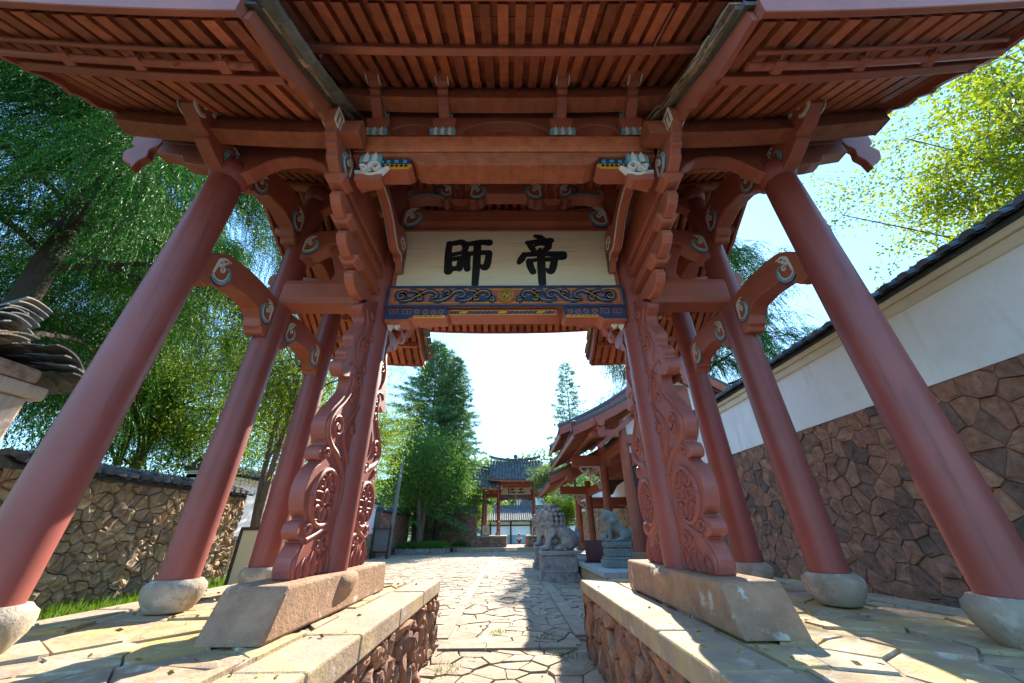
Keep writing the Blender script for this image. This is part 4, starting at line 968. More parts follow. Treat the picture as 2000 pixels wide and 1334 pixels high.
def wall_x(name,label,x0,x1,y,z1,rub,seed):
    t=thing(name,label,'wall'); b=MB(); b.bx(x0,x1,y,y+.4,-.05,z1-.05); b.build('wall_core',MOR,t)
    b=MB(); stones(b,voro(x0,x1,-.05,z1,.22,.18,.42,seed=seed),lambda a,c,h:(a,y-h,c),.022,.06,0,.15,.01); b.build('stone_face',rub,t)
    b=MB(); prof=[(.42,z1-.02),(.25,z1+.09),(.05,z1+.24)]; up=lambda x:.35*max(0,(x-(x1-1.5))/1.5)**2
    for s in (-1,1): tiles(b,prof,x0,x1,.22,lambda X,S,Zz,s=s:(X,y+.2+s*S,Zz+up(X)),0,.16,r=.07)
    n=10
    for i in range(n):
        xa=x0+(x1-x0)*i/n; xb=x0+(x1-x0)*(i+1)/n
        vs=[(xx,y+.2+a,c+up(xx)) for xx in (xa,xb) for a,c in ((-.35,z1-.03),(.35,z1-.03),(.07,z1+.32),(-.07,z1+.32))]
        b.add(vs,[(0,1,5,4),(1,2,6,5),(2,3,7,6),(3,0,4,7),(3,2,1,0),(4,5,6,7)],0,.3)
    b.build('tile_coping',TIL,t); return t
wall_x('rubble_wall','short reddish stone wall with upswept tile coping, ending left of the distant red gate',-8.6,-2.95,31.6,2.85,RUBR,51)
# plastered wall end with stacked tiles, far left
t=thing('wall_pier','worn pinkish plaster wall end topped with stacked broken roof tiles, at the left edge','wall')
b=MB(); b.bx(-9,-5.42,-.85,-.25,.5,2.86); b.build('plaster_face',PLW,t,bevel=.03,seg=2)
b=MB(); b.bx(-9,-5.38,-.98,-.14,2.862,3.02); b.build('ledge',PLW,t,bevel=.03,seg=2)
b=MB(); b.bx(-9,-5.40,-.86,-.26,3.022,3.20); b.build('mortar_bed',mat('cracked_mortar',(.42,.31,.25),.95,5,.3,.9,14,spots=[(6,.5,.62,(.2,.13,.1),.8)]),t,bevel=.05,seg=2)
b=MB()
def slab(cx,cy,z,L,W,th,rx,ry,rz,cv=.05):
    n=6; M=Matrix.Translation((cx,cy,z))@Matrix.Rotation(rz,4,'Z')@Matrix.Rotation(ry,4,'Y')@Matrix.Rotation(rx,4,'X'); vs=[]
    for e in (-1,1):
        for i in range(n+1):
            u=-1+2*i/n; zz=cv*(1-u*u)
            for h in (0,th): vs.append(M@Vector((e*L/2,u*W/2,zz+h)))
    k=(n+1)*2; fs=[]
    for i in range(n): a=i*2; fs+= [(a,a+2,k+a+2,k+a),(a+1,k+a+1,k+a+3,a+3),(a,a+1,a+3,a+2),(k+a,k+a+2,k+a+3,k+a+1)]
    fs+= [(0,k,k+1,1),(2*n,2*n+1,k+2*n+1,k+2*n)]
    b.add(vs,fs)
for side in (-1,1):
    for xi in range(9):
        for L in range(4):
            slab(-5.30-.22*xi+random.uniform(-.04,.04),-.55+side*(.52-.09*L),3.13+.075*L+.02*(xi%2),.25,.36,.018,side*-.38+random.uniform(-.05,.05),random.uniform(-.06,.06),random.uniform(-.12,.12))
for L in range(9):
    for xi in range(5): slab(-5.93-.34*xi+random.uniform(-.05,.09),-.55+random.uniform(-.05,.05),3.38+.05*L,.40,.50-.035*L,.018,random.uniform(-.08,.08),-.10-.035*L+random.uniform(-.05,.05),random.uniform(-.2,.2),.06)
for L in range(3): slab(-5.93+.03*L,-.50,3.76+.05*L,.42,.34,.02,0,-.42-.10*L,.1*L,.05)
b.build('stacked_tiles',mat('old_tile',(.12,.13,.135),.8,6,.3,.4,40,rnd=.5,spots=[(4,.5,.66,(.28,.17,.085),.75)]),t)
# ---------------------------------------------------------------- far gate: a copy of the same design
FY=35.6
fg=copy_tree(g,None,('rafter','conduit'))
fg.location=(.62,FY,.30); fg['label']='small distant red gate with tiled roofs beyond the courtyard, white plaque with two characters'
for ch in list(fg.children):
    n=ch.name.split('.')[0]
    if n=='plaque':
        for q in list(ch.children):
            if q.name.split('.')[0]=='character': bpy.data.objects.remove(q)
        ST2={'佐':[([(-.62,.36),(-.72,.12),(-.84,-.02)],[.09,.11,.05]),([(-.73,.14),(-.735,-.15),(-.74,-.40)],[.09,.10,.10]),([(-.60,.17),(-.40,.20),(-.12,.24)],[.08,.09,.11]),([(-.30,.38),(-.42,.05),(-.64,-.34)],[.09,.11,.05]),([(-.44,-.02),(-.3,0),(-.16,.02)],[.07,.08,.09]),([(-.31,0),(-.31,-.30)],[.09,.09]),([(-.52,-.34),(-.3,-.32),(-.06,-.30)],[.08,.10,.12])],
             '王':[([(.30,.26),(.5,.29),(.72,.31)],[.08,.10,.12]),([(.32,-.01),(.5,0),(.68,.02)],[.08,.09,.11]),([(.20,-.33),(.5,-.30),(.84,-.28)],[.09,.11,.13]),([(.51,.29),(.51,-.3)],[.10,.10])]}
        for nm,ST in ST2.items():
            c=MB(); strokes(c,ST,PY(-.10),lambda p:(p[0],4.99+p[1]*.98),1.0); c.build('character',INK,ch)
    if n in('center_roof','side_roof'):
        for nm,o in far_rafters:
            pass
roots=[c for c in fg.children if c.name.split('.')[0] in('center_roof','side_roof')]
for (nm,o),r in zip(far_rafters,roots): 
    q=o.copy(); COL.objects.link(q); q.parent=r
for nm,o in far_rafters: bpy.data.objects.remove(o)
b=MB()
for s in (-1,1): pass
b.sphere((0,0,8.22),(.22,.10,.24),14,8,0); b.build('ridge_knob',TIL,fg)
def far_platform(x0,x1,label):
    t=thing('stone_platform',label,'platform',(0,0,0),0,'stone platforms under the far gate')
    b=MB(); b.bx(x0+.05,x1-.05,FY-3.55,FY+2.3,.28,1.05); b.build('core',MOR,t)
    b=MB(); b.bx(x0-.04,x1+.04,FY-3.64,FY+2.35,1.02,1.16); b.build('kerb_slabs',KRB,t,bevel=.02)
    b=MB(); stones(b,voro(x0,x1,.28,1.02,.36,.3,.35,seed=61),lambda a,c,h:(a,FY-3.55-h,c),.03,.05,0,.1,.01)
    f=1 if x0<0 else -1; xs=x1 if f>0 else x0
    stones(b,voro(FY-3.6,FY+2.3,.28,1.02,.36,.3,.35,seed=62),lambda a,c,h:(xs+f*(h-.04),a,c),.03,.05,0,.1,.01)
    b.build('rubble_face',RUBR,t)
far_platform(-3.6,-.34,'left stone block platform carrying the distant red gate')
far_platform(1.58,4.6,'right stone block platform carrying the distant red gate, partly behind the lions')
t=thing('stone_steps','low stone terrace with steps in front of the distant red gate','steps')
b=MB(); b.bx(-4.4,-.42,FY-5.4,FY+3,0,.29); b.bx(1.9,5.4,FY-5.4,FY+3,0,.29); b.bx(-.415,1.895,FY-4.6,FY+3,0,.285); b.build('terrace',KRB,t,bevel=.02)
for i in range(2): b=MB(); b.bx(-.41,1.89,FY-5.45+.42*i,FY-5.03+.42*i,0,.10+.09*i); b.build('step',KRB,t,bevel=.012)
# ---------------------------------------------------------------- white hall beyond the far gate
t=thing('white_building','low white building with grey tiled roof and dark timber posts, seen through the distant gate','building')
BY=52
b=MB(); b.bx(-8,9,BY,BY+6,.0,3.1); b.build('wall',PLA,t)
b=MB(); b.bx(-8,9,BY-.03,BY-.005,0,1.05); b.build('painted_dado',mat('blue_grey_dado',(.30,.36,.40),.85,2,.12),t)
for x in (-5.5,-2.7,.1,2.9,5.7): b=MB(); b.bx(x-.11,x+.11,BY-.12,BY-.032,0,3.05); b.build('post',BRN,t)
b=MB(); b.bx(-8,9,BY-.10,BY-.034,2.15,2.32); b.bx(-8,9,BY-.14,BY-.034,2.95,3.1); b.build('beam',BRN,t)
b=MB(); tiles(b,[(-.9,2.75),(1.2,3.65),(3.0,4.65)],-8.4,9.4,.3,lambda X,S,Zz:(X,BY+S,Zz),0,.3); b.bx(-8.4,9.4,BY+2.85,BY+3.15,4.6,4.95); 
b.prism([(-.85,2.7),(3,4.65),(6.8,2.7)],lambda a,c,h:(h,BY+a,c),-8.3,9.3,0,.3); b.build('roof',TIL,t)
t=thing('gabled_house','grey-roofed house with a pale gable rising behind the white building','building')
b=MB(); b.bx(2.6,9,62,70,0,6.2); b.prism([(2.6,6.2),(9,6.2),(5.8,8.3)],PY(62),0,-8); b.build('wall',PLA,t)
b=MB()
for s in (-1,1): b.prism([(5.8,8.45),(5.8+s*4,5.9),(5.8+s*4,6.15),(5.8,8.75)],PY(61.4),0,-9)
b.build('roof',TIL,t)
b=MB(); b.prism([(2.0,5.85),(5.8,8.3),(9.6,5.85),(9.6,5.65),(5.8,8.05),(2.0,5.65)],PY(61.35),0,.05); b.build('bargeboard',RED,t)
t=thing('tiled_house','low house roof showing behind the white building, left of the gabled house','building')
b=MB(); b.bx(-3,3,60,66,0,4.9); b.build('wall',PLA,t)
b=MB(); tiles(b,[(-.8,4.7),(3,7.0)],1.0,3.8,.32,lambda X,S,Zz:(X,60+S,Zz),0,.35); b.prism([(-.8,4.65),(3,6.95),(6.8,4.65)],lambda a,c,h:(h,60+a,c),.9,3.9,0,.3); b.build('roof',TIL,t)
# ---------------------------------------------------------------- the red hall on the right
def hall():
    t=thing('red_hall','red timber hall with stacked tiled roofs and round columns, right of the courtyard','building')
    b=MB(); b.bx(2.36,8.6,6.35,20.5,0,.46); b.build('platform',RUBG,t)
    b=MB(); b.bx(2.28,2.7,6.25,20.6,.462,.60); b.bx(2.705,8.6,6.25,6.7,.462,.60); b.bx(2.705,8.6,6.705,20.6,.462,.596); b.build('platform_paving',mat('hall_slab',(.33,.33,.31),.8,3,.15,.2),t,bevel=.012)
    for (x,y) in ((3.9,8.4),(3.9,11.6),(3.9,15.2),(3.9,18.4),(5.3,8.4),(5.3,11.6)):
        k=MB(); k.box((x,y,.755),(.56,.56,.31)); k.build('column_base',STN,t,bevel=.03,seg=2)
        k=MB(); top=4.9 if y<13 else 3.7
        if x>5: top=5.2
        k.lathe([(.165,.91),(.168,2),(.15,top)],(x,y),20); k.build('column',RED,t)
    def rf(name,y0,y1,xe,ze,xr,zr,xb,zb,ridge=True,sag=.22,knob=False):
        r=bpy.data.objects.new(name,None); COL.objects.link(r); r.parent=t
        def prof(xa,za):
            out=[]
            for i in range(9):
                u=i/8; out.append((xa+(xr-xa)*u,za+(zr-za)*u-sag*math.sin(math.pi*u)))
            return out
        def rise(y): 
            u=max(0,1-min(y-y0,y1-y)/1.6); return .16*u*u
        b=MB()
        for (xa,za) in ((xe,ze),(xb,zb)):
            P=prof(xa,za)
            if xa>xr: P=P
            tiles(b,P,y0,y1,.24,lambda X,S,Zz:(S,X,Zz),0,.24,r=.085,rise=rise)
            n=14
            for i in range(8):
                for q in range(n):
                    ya=y0+(y1-y0)*q/n; yb=y0+(y1-y0)*(q+1)/n
                    vs=[(P[k][0],yy,P[k][1]+rise(yy)+d) for d in (.0,.06) for k,yy in ((i,ya),(i+1,ya),(i+1,yb),(i,yb))]
                    b.add(vs,[(0,1,2,3),(7,6,5,4),(0,4,5,1),(2,6,7,3)],0,.3)
            for yy,d in ((y0+.03,-1),(y1-.03,1)):   # verge rolls
                b.tube([(p[0],yy,p[1]+.12+rise(yy)) for p in P],.10,8,0,.5); b.tube([(p[0],yy-d*.2,p[1]+.10+rise(yy)) for p in P],.08,8,0,.6)
        if ridge:
            b.box((xr,(y0+y1)/2,zr+.18),(.2,y1-y0+.1,.34)); b.box((xr,(y0+y1)/2,zr+.40),(.14,y1-y0,.09))
            if True: b.sphere((xe+.05,y0+.03,ze+.33),.11,10,8)
        b.build('tile_covering',TIL,r)
        b=MB()
        for (xa,za) in ((xe,ze),(xb,zb)):
            P=prof(xa,za); y=y0+.1
            while y<y1-.05:
                vs=[]
                for p in P:
                    for dy,dz in ((-.04,-.10),(.04,-.10),(.04,-.005),(-.04,-.005)): vs.append((p[0],y+dy,p[1]+dz+rise(y)))
                fs=[]
                for i in range(8):
                    for j in range(4): k=(j+1)%4; fs.append((i*4+j,i*4+k,i*4+4+k,i*4+4+j))
                b.add(vs,fs); y+=.17
        b.build('rafters',REDW,r,kind='stuff')
        for yy in (y0-.03,y1+.03):
            b=MB(); 
            for (xa,za) in ((xe,ze),(xb,zb)):
                P=prof(xa,za); b.prism([(p[0],p[1]+.05+rise(yy)) for p in P]+[(p[0],p[1]-.24+rise(yy)) for p in P[::-1]],PY(yy),-.03,.03)
            b.build('bargeboard',RED,r)
        b=MB(); b.bx(xe-.03,xe+.03,y0,y1,ze-.16,ze+.0); 
        b.build('eave_board',RED,r)
        for x,z in ((xr,zr-.35),(xe+.9,ze+.30),(xe+2.2,ze+.98)):
            b=MB(); b.tube([(x,y0-.25 if x!=xr else y0+.1,z),(x,y1,z)],.12,10); b.build('purlin',RED,r)
            O=[(-.14,.25),(.14,.25),(.16,.0),(.10,-.06),(.15,-.16),(.10,-.26),(.13,-.36),(0,-.46),(-.13,-.36),(-.10,-.26),(-.15,-.16),(-.10,-.06),(-.16,.0)]
            b=MB(); b.prism([(x+a,z+c) for a,c in O],PY(y0-.1),-.035,.035); b.build('gable_drop',RED,r)
        return r
    rf('lower_roof',8.0,15.6,2.15,4.40,6.3,6.85,9.2,5.2)
    rf('upper_roof',9.9,13.8,1.95,4.85,6.3,7.45,9.2,5.9,sag=.25)
    rf('wing_roof',12.7,20.2,1.75,3.42,5.0,5.0,8.0,3.6,sag=.12)
    # frame of the near gable
    for (y,zt) in ((8.4,1),(11.6,1)):
        b=MB(); b.bx(3.9,8.2,y-.12,y+.12,4.1,4.42); b.build('beam',RED,t,bevel=.02)
        P=[(4.05,3.35),(4.25,3.45),(4.5,3.62),(5.0,3.75),(6.2,3.75),(6.2,4.05),(5.0,4.06),(4.5,3.98),(4.05,3.80)]
        b=MB(); b.prism(P,PY(y),-.13,.13); b.build('curved_beam',RED,t,bevel=.03,seg=2)
        P=[(4.02,2.75),(4.15,2.8),(4.35,3.1),(4.65,3.28),(5.0,3.3),(5.2,3.2),(5.2,3.34),(4.02,3.34)]
        b=MB(); b.prism(P,PY(y),-.09,.09); b.build('arched_bracket',BRN,t)
    b=MB(); b.prism([(4.0,4.44),(8.1,4.44),(8.1,5.1),(6.3,6.4),(4.4,5.3),(4.0,5.0)],PY(8.5),-.03,.03); b.build('gable_plaster',PLA,t)
    b=MB(); b.prism([(4.0,3.45),(8.1,3.45),(8.1,4.08),(4.0,4.08)],PY(8.5),-.03,.03); b.build('gable_plaster',PLA,t)
    for (x,z,l) in ((3.3,4.35,.9),(4.9,5.2,1.0)):
        b=MB(); b.prism([(x-.5,z-.05),(x+.4,z-.05),(x+.4,z+.2),(x-.35,z+.22),(x-.62,z+.08)],PY(8.2),-.09,.09); b.build('bracket_arm',RED,t,bevel=.02)
    b=MB(); b.prism([(2.9,4.0),(3.05,3.95),(4.6,5.15),(4.5,5.3)],PY(8.15),-.05,.05); b.build('strut',RED,t)
    b=MB(); b.bx(5.9,6.5,8.3,8.5,4.43,6.2); b.build('king_post',RED,t)
    # long beams between the columns, white openwork corner brackets
    for y0,y1,z in ((8.57,11.43,3.95),(11.77,15.03,3.0),(15.37,18.23,3.0)):
        b=MB(); b.bx(3.82,3.98,y0,y1,z,z+.36); b.build('beam',RED,t,bevel=.015)
    for y0,y1 in ((11.8,15.0),(15.4,18.2)):
        b=MB(); b.bx(6.1,6.3,y0,y1,2.7,3.05); b.build('beam',RED,t)
    for q in ((2.6,3.9,11.5,11.7,3.86,4.3),(2.5,3.9,15.1,15.3,3.1,3.45),(3.98,6.5,15.1,15.3,2.6,2.95),(3.98,6.5,18.3,18.5,2.6,2.95)):
        b=MB(); b.bx(*q); b.build('beam',RED,t,bevel=.015)
    for (x,y,z,sg,S) in ((3.72,11.55,3.84,-1,.85),(3.72,15.15,3.06,-1,.7)):
        c=MB(); mp=PY(y)
        c.ribbon([(x,z),(x+sg*S*.95,z)],.05,.05,mp,0,0,flat=True); c.ribbon([(x,z),(x,z-S)],.05,.05,mp,0,0,flat=True)
        q=[(x+sg*a*S,z-d*S) for a,d in crv([(.98,.03),(.85,.2),(.55,.32),(.48,.58),(.2,.72),(.06,1.0)],6)]; c.ribbon(q,.06,.05,mp,0,0,flat=True)
        for (a,d,r) in ((.25,.22,.2),(.6,.17,.13),(.2,.55,.16),(.42,.42,.10),(.13,.82,.08)):
            q=[(x+sg*(a+p)*S,z-(d+w_)*S) for p,w_ in spiral(0,0,r,r*.15,1+a*9,1.4,18)]; c.ribbon(q,.035*S+.01,.045,mp,0,0,flat=True)
        c.build('openwork_bracket',WHT,t)
    # door leaves between the near columns, dark inside
    b=MB(); b.bx(4.98,5.03,8.6,11.4,.62,3.6,0); o=b.build('door_surround',RED,t)
    for y0,y1 in ((9.0,9.98),(10.0,10.98)):
        d=MB(); d.bx(4.90,4.97,y0,y1,.75,3.35); o2=d.build('door',REDC,t,bevel=.01)
        c=MB(); yk=9.9 if y0<9.5 else 10.1; c.disc((yk,2.0),.10,.03,PX(4.90,-1),0); c.tube([(4.85,yk+.08*math.cos(a),1.92+.08*math.sin(a)) for a in [i*math.pi/6 for i in range(13)]],.014,6); c.build('door_knocker',BRN,o2)
    for y in (8.7,8.95,11.05,11.25):
        b=MB(); b.bx(4.80,4.96,y-.07,y+.07,.62,4.0); b.build('door_post',RED,t)
    for i in range(4):
        b=MB(); b.bx(4.15+.27*i,4.35+.27*i,8.72,8.80,.62,3.44); b.build('timber_panel',REDC,t,bevel=.01)
    b=MB(); b.bx(5.05,8,12.2,12.3,.6,4.2); b.build('back_wall',PLA,t)
    b=MB(); b.bx(5.35,8.3,8.1,8.15,.62,.72); b.bx(5.35,8.3,8.1,8.15,1.45,1.53)
    for i in range(18): b.bx(5.4+.16*i,5.45+.16*i,8.105,8.145,.72,1.45)
    b.build('railing',REDC,t)
    return t
hall()
# ---------------------------------------------------------------- trees
def unit(a): return a/np.maximum(np.linalg.norm(a,axis=1,keepdims=True),1e-9)
def leafmesh(name,P,D,L,W,matr,parent,rnd=None,fan=False,**kw):
    n=len(P); D=unit(D); N=unit(np.cross(D,RNG.normal(size=(n,3)))); L=np.asarray(L)*np.ones(n); W=np.asarray(W)*np.ones(n)
    L=L[:,None];W=W[:,None]
    m=.75 if fan else .45
    V=np.stack([P,P+D*L*m+N*W*.5,P+D*L,P+D*L*m-N*W*.5],1).reshape(-1,3); F=np.arange(4*n).reshape(n,4)
    return npmesh(name,V,F,RNG.random(n) if rnd is None else rnd,matr,parent,**kw)
def limb(p0,d,L,n,up,wob,rg):
    P=[np.array(p0,float)]; d=np.array(d,float); d/=np.linalg.norm(d)
    for i in range(n):
        d=d+np.array([rg.normal()*wob,rg.normal()*wob,rg.normal()*wob*.6+up]); d/=np.linalg.norm(d); P.append(P[-1]+d*L/n)
    return P
def weeping(name,label,base,H,R,nl,fl,z0,seed,matr=None,tr=.35,lean=(0,0),lw=.022,frond=(.6,1.3),sec=(0,2*math.pi),cull=None,skip=None,ll=.11,group=None,bark=None,nleaf=26):
    rg=np.random.default_rng(seed); t=thing(name,label,'tree',base,0,group)
    mb=MB(); top=np.array([lean[0],lean[1],H]); tp=[np.array([lean[0]*u**1.3+.15*math.sin(5*u),lean[1]*u**1.3+.12*math.cos(4*u)-.12,H*u]) for u in np.linspace(0,1,12)]
    mb.tube(tp,[tr*(1-.93*u)+.01 for u in np.linspace(0,1,12)],10)
    FP=[];FD=[];FL=[]
    for i in range(nl):
        u=z0+(1-z0)*((i+.5)/nl)**.9; k=min(10,int(u*11)); s=u*11-k; p=tp[k]*(1-s)+tp[k+1]*s
        a=sec[0]+(sec[1]-sec[0])*((i*.618)%1)+rg.normal()*.15; Lr=R*(1-.72*(u-z0)/(1-z0))*rg.uniform(.75,1.05)
        if skip and skip(a,u): continue
        Q=limb(p,(math.cos(a),math.sin(a),.75),Lr,7,-.14,.10,rg)
        mb.tube(Q,[max(.012,tr*.32*(1-.6*u))*(1-.85*q/7) for q in range(8)],6)
        for q in range(1,8):
            for w in range(2):
                S=limb(Q[q],(Q[q]-Q[q-1])+rg.normal(size=3)*.7*np.linalg.norm(Q[q]-Q[q-1]),Lr*.34,4,-.12,.15,rg)
                mb.tube(S,[.016,.012,.010,.007,.004],4,cap=False)
                for z in range(1,5):
                    for _ in range(fl):
                        FP.append(S[z]+rg.normal(size=3)*.12); v=(S[z]-S[z-1]); v=v/np.linalg.norm(v); FD.append(v*.8+rg.normal(size=3)*.35+np.array([0,0,-.4])); FL.append(rg.uniform(*frond))
    mb.build('trunk',bark or BARKD,t)
    FP=np.array(FP);FD=unit(np.array(FD));FL=np.array(FL)
    if cull: k=cull(FP+np.array(base),FL); FP=FP[k];FD=FD[k];FL=FL[k]
    nf=len(FP)
    side=unit(np.cross(FD,rg.normal(size=(nf,3))))
    fr=rg.random(nf)
    Ps=[];Ds=[];Ls=[];Rn=[]
    for j in range(nleaf):
        s=(j+.5)/nleaf; pos=FP+FD*(FL*s*(1-.35*s))[:,None]+np.array([0,0,-1])*(FL*.62*s**1.6)[:,None]
        ax=unit(FD*(1-.75*s)+np.array([0,0,-1.])*(.25+.9*s)); sg=1 if j%2 else -1
        Ps.append(pos); Ds.append(ax+side*sg*(.75-.35*s)+rg.normal(size=(nf,3))*.14); Ls.append(ll*(1.25-.75*s)*rg.uniform(.8,1.25,nf)); Rn.append(np.clip(fr+rg.normal(size=nf)*.1,0,1))
    leafmesh('crown',np.concatenate(Ps),np.concatenate(Ds),np.concatenate(Ls),lw*1.0,matr or LCYP,t,np.concatenate(Rn))
    return t
def broad(name,label,base,H,R,stems,nleaf,matr,seed,cz=.62,rz=None,leaf=(.075,.028),tr=.09,group=None,bark=None,clump=.33,spread=.25,hang=.25,nb=26,cx=(0,0),catn='tree'):
    rg=np.random.default_rng(seed); t=thing(name,label,catn,base,0,group); mb=MB(); C=np.array([cx[0],cx[1],H*cz]); rz=rz or H*(1-cz)
    tips=[]
    for s in range(stems):
        a=2*math.pi*s/stems+rg.uniform(-.4,.4); tp=[]
        for u in np.linspace(0,1,9): tp.append(np.array([cx[0]*u+math.cos(a)*(.06+spread*H*.32*u**1.4)*(stems>1)+.05*math.sin(6*u+s),cx[1]*u+math.sin(a)*(.06+spread*H*.32*u**1.4)*(stems>1)+.05*math.cos(5*u+s),H*(.82)*u]))
        mb.tube(tp,[tr*(1.15-1.0*u) for u in np.linspace(0,1,9)],8)
        for b in range(max(5,nb//stems)):
            u=rg.uniform(.35,.98); k=min(7,int(u*8)); p=tp[k]+(tp[k+1]-tp[k])*(u*8-k)
            dr=unit(rg.normal(size=(1,3)))[0]; tgt=C+dr*np.array([R,R,rz])*rg.uniform(.55,.95); v=tgt-p
            Q=limb(p,v+np.array([0,0,.35*np.linalg.norm(v)]),np.linalg.norm(v),5,-.06,.12,rg); mb.tube(Q,[tr*.36*(1-u*.5)*(1-.8*q/5)+.004 for q in range(6)],5,cap=False)
            for q in range(2,6):
                for _ in range(3):
                    S=limb(Q[q],rg.normal(size=3)+np.array([0,0,.2]),R*.36,3,-.05,.2,rg); mb.tube(S,[.011,.008,.006,.003],4,cap=False); tips+= [S[2],S[3],S[1]]
    mb.build('trunk',bark or BARK,t)
    tips=np.array(tips); k=rg.integers(0,len(tips),nleaf); off=rg.normal(size=(nleaf,3))*clump*np.array([1,1,.8]); P=tips[k]+off
    D=rg.normal(size=(nleaf,3))+np.array([0,0,-hang*2.5])+unit(off+1e-6)*.6
    rn=np.clip(rg.random(len(tips))[k]*.6+rg.random(nleaf)*.4,0,1)
    leafmesh('crown',P,D,leaf[0]*rg.uniform(.7,1.3,nleaf),leaf[1],matr,t,rn,fan=(matr is LGIN))
    return t
def conifer(name,label,base,H,R,whorls,per,matr,seed,dens=1.0,tr=.2,group=None,up=.12,droop=-.09,z0=.1,ll=.22,lw=.03,pw=.85,rmin=0):
    rg=np.random.default_rng(seed); t=thing(name,label,'tree',base,0,group); mb=MB()
    mb.tube([(.06*math.sin(3*u),.06*math.cos(2*u),H*u) for u in np.linspace(0,1,10)],[tr*(1-.95*u)+.008 for u in np.linspace(0,1,10)],8)
    P=[];D=[];L=[]
    for i in range(whorls):
        u=z0+(1-z0)*(i/whorls)**.9
        for j in range(per):
            a=2*math.pi*(j+rg.uniform(-.3,.3))/per+i*1.1; Lr=(rmin+R*(1-u)**pw)*rg.choice([rg.uniform(.55,1.0),rg.uniform(.8,1.3)])+.15
            Q=limb((0,0,H*u),(math.cos(a),math.sin(a),up+.5*u),Lr,6,droop*(1-u*.6),.05,rg); mb.tube(Q,[.03*(1-u)*(1-.8*q/6)+.005 for q in range(7)],4,cap=False)
            nq=int(max(5,Lr*15*dens))
            for z in range(nq):
                s=rg.uniform(.12,1)**.8*6; k=min(5,int(s)); p=Q[k]+(Q[k+1]-Q[k])*(s-k); ax=unit((Q[k+1]-Q[k])[None])[0]; sd=np.cross(ax,(0,0,1.)); sg=rg.choice([-1,1])
                w=ax*.7+sd*sg*rg.uniform(.3,1.1)+np.array([0,0,rg.uniform(-.5,.15)]); w/=np.linalg.norm(w); Tl=min(.16+.30*Lr*(1-s/7),.75)*rg.uniform(.6,1.2)
                for q in range(5):
                    P.append(p+w*Tl*q/5); D.append(w+rg.normal(size=3)*.55+np.array([0,0,-.12])); L.append(ll*rg.uniform(.7,1.2))
    mb.build('trunk',BARKD,t); leafmesh('crown',np.array(P),np.array(D),np.array(L),lw,matr,t)
    return t
weeping('weeping_cypress','huge weeping cypress with dark hanging fronds filling the left edge',(-10.0,2.2,.4),15,6.9,52,12,.15,101,tr=.30,lean=(.5,-.8),frond=(.7,1.5),nleaf=36,lw=.017,ll=.085,skip=lambda a,u:u<.40 and math.cos(a)>-.35,cull=lambda P,L:(P[:,2]-.8*L>2.0+1.1*np.maximum(0,P[:,0]+8.4)))
weeping('weeping_cypress','second weeping cypress behind the huge one, its fronds filling gaps between the left columns',(-14.5,8.5,0),15,5.5,30,6,.28,103,tr=.3,frond=(.8,1.6),nleaf=24,lw=.03,ll=.13)
weeping('weeping_cypress','tall weeping cypress behind the red hall, seen right of the gate under its side roof',(10.6,14.6,0),18.5,7.2,40,5,.42,102,tr=.35,frond=(.8,1.7),lw=.034,ll=.15,nleaf=28,cull=lambda P,L:(P[:,0]>6.4)|((P[:,2]>10.2)&(P[:,2]<12.5)&(abs(P[:,1]-14.2)<.9)))
broad('slender_tree','slender pale-barked tree with several stems, beside the cream sign board',(-5.35,4.55,.6),6.6,2.5,4,19000,LBRD,111,cz=.70,rz=2.2,leaf=(.10,.03),tr=.085,spread=.3,hang=.35)
broad('leafy_tree','bright yellow-green leafy tree rising behind the left white wall, nearer the gate',(-12.6,8.5,0),9.4,4.9,3,36000,LBRD,112,cz=.6,leaf=(.12,.045),tr=.16,clump=.42)
broad('leafy_tree','bright leafy tree behind the far stretch of the left white wall',(-11.4,17,0),9.8,4.0,2,22000,LBRD,113,cz=.6,leaf=(.13,.05),tr=.18,clump=.42)
broad('leafy_tree','sunlit light-green tree leaning over the wall between the gate and the conifers',(-7.0,13.6,0),8.0,2.7,3,17000,LBRD,114,cz=.68,leaf=(.11,.04),tr=.09,clump=.3)
broad('planter_tree','deep green spreading tree with forked pale trunk in the grassy planter',(-7.2,28.3,.6),9.6,3.9,3,34000,LDRK,115,cz=.56,leaf=(.19,.06),tr=.2,clump=.5,nb=36)
broad('planter_tree','straight dark-trunked tree behind the forked tree in the courtyard',(-6.3,30.6,.4),10,3.0,1,22000,LDRK,116,cz=.60,leaf=(.19,.06),tr=.24,clump=.48,bark=BARKD,nb=34)
conifer('cedar','tall blue-green cedar with drooping tips, left one of the courtyard pair',(-8.0,32.5,0),20.6,6.0,40,10,LCON,121,1.2,pw=.58,lw=.05,ll=.3)
conifer('cedar','pointed cedar standing close behind the right shoulder of the taller cedar',(-6.0,34,0),19.4,3.8,40,9,LCON,122,1.2,pw=.58,lw=.05,ll=.3)
conifer('cedar','thin open-branched conifer above the roof of the red hall',(5.9,31,0),17.4,2.7,26,6,LCON,123,.75,pw=.55,z0=.3,up=.25,tr=.15,lw=.05,ll=.26)
broad('juniper','small olive-green juniper in front of the right roof of the distant gate',(3.3,31.5,0),7.2,1.5,1,9000,LFAR,124,cz=.86,rz=.75,leaf=(.16,.05),tr=.09,clump=.22)
broad('round_tree','rounded bright green tree between the lions and the hall columns',(3.65,24.5,0),4.3,1.25,3,12000,LBRD,125,cz=.64,rz=1.4,leaf=(.12,.045),tr=.05,clump=.22)
broad('bamboo_clump','bright bamboo-like foliage beside the left columns of the distant gate',(-4.4,38.5,0),6.5,2.3,5,16000,LBRD,126,cz=.55,rz=2.9,leaf=(.20,.045),tr=.05,clump=.4,hang=.5)
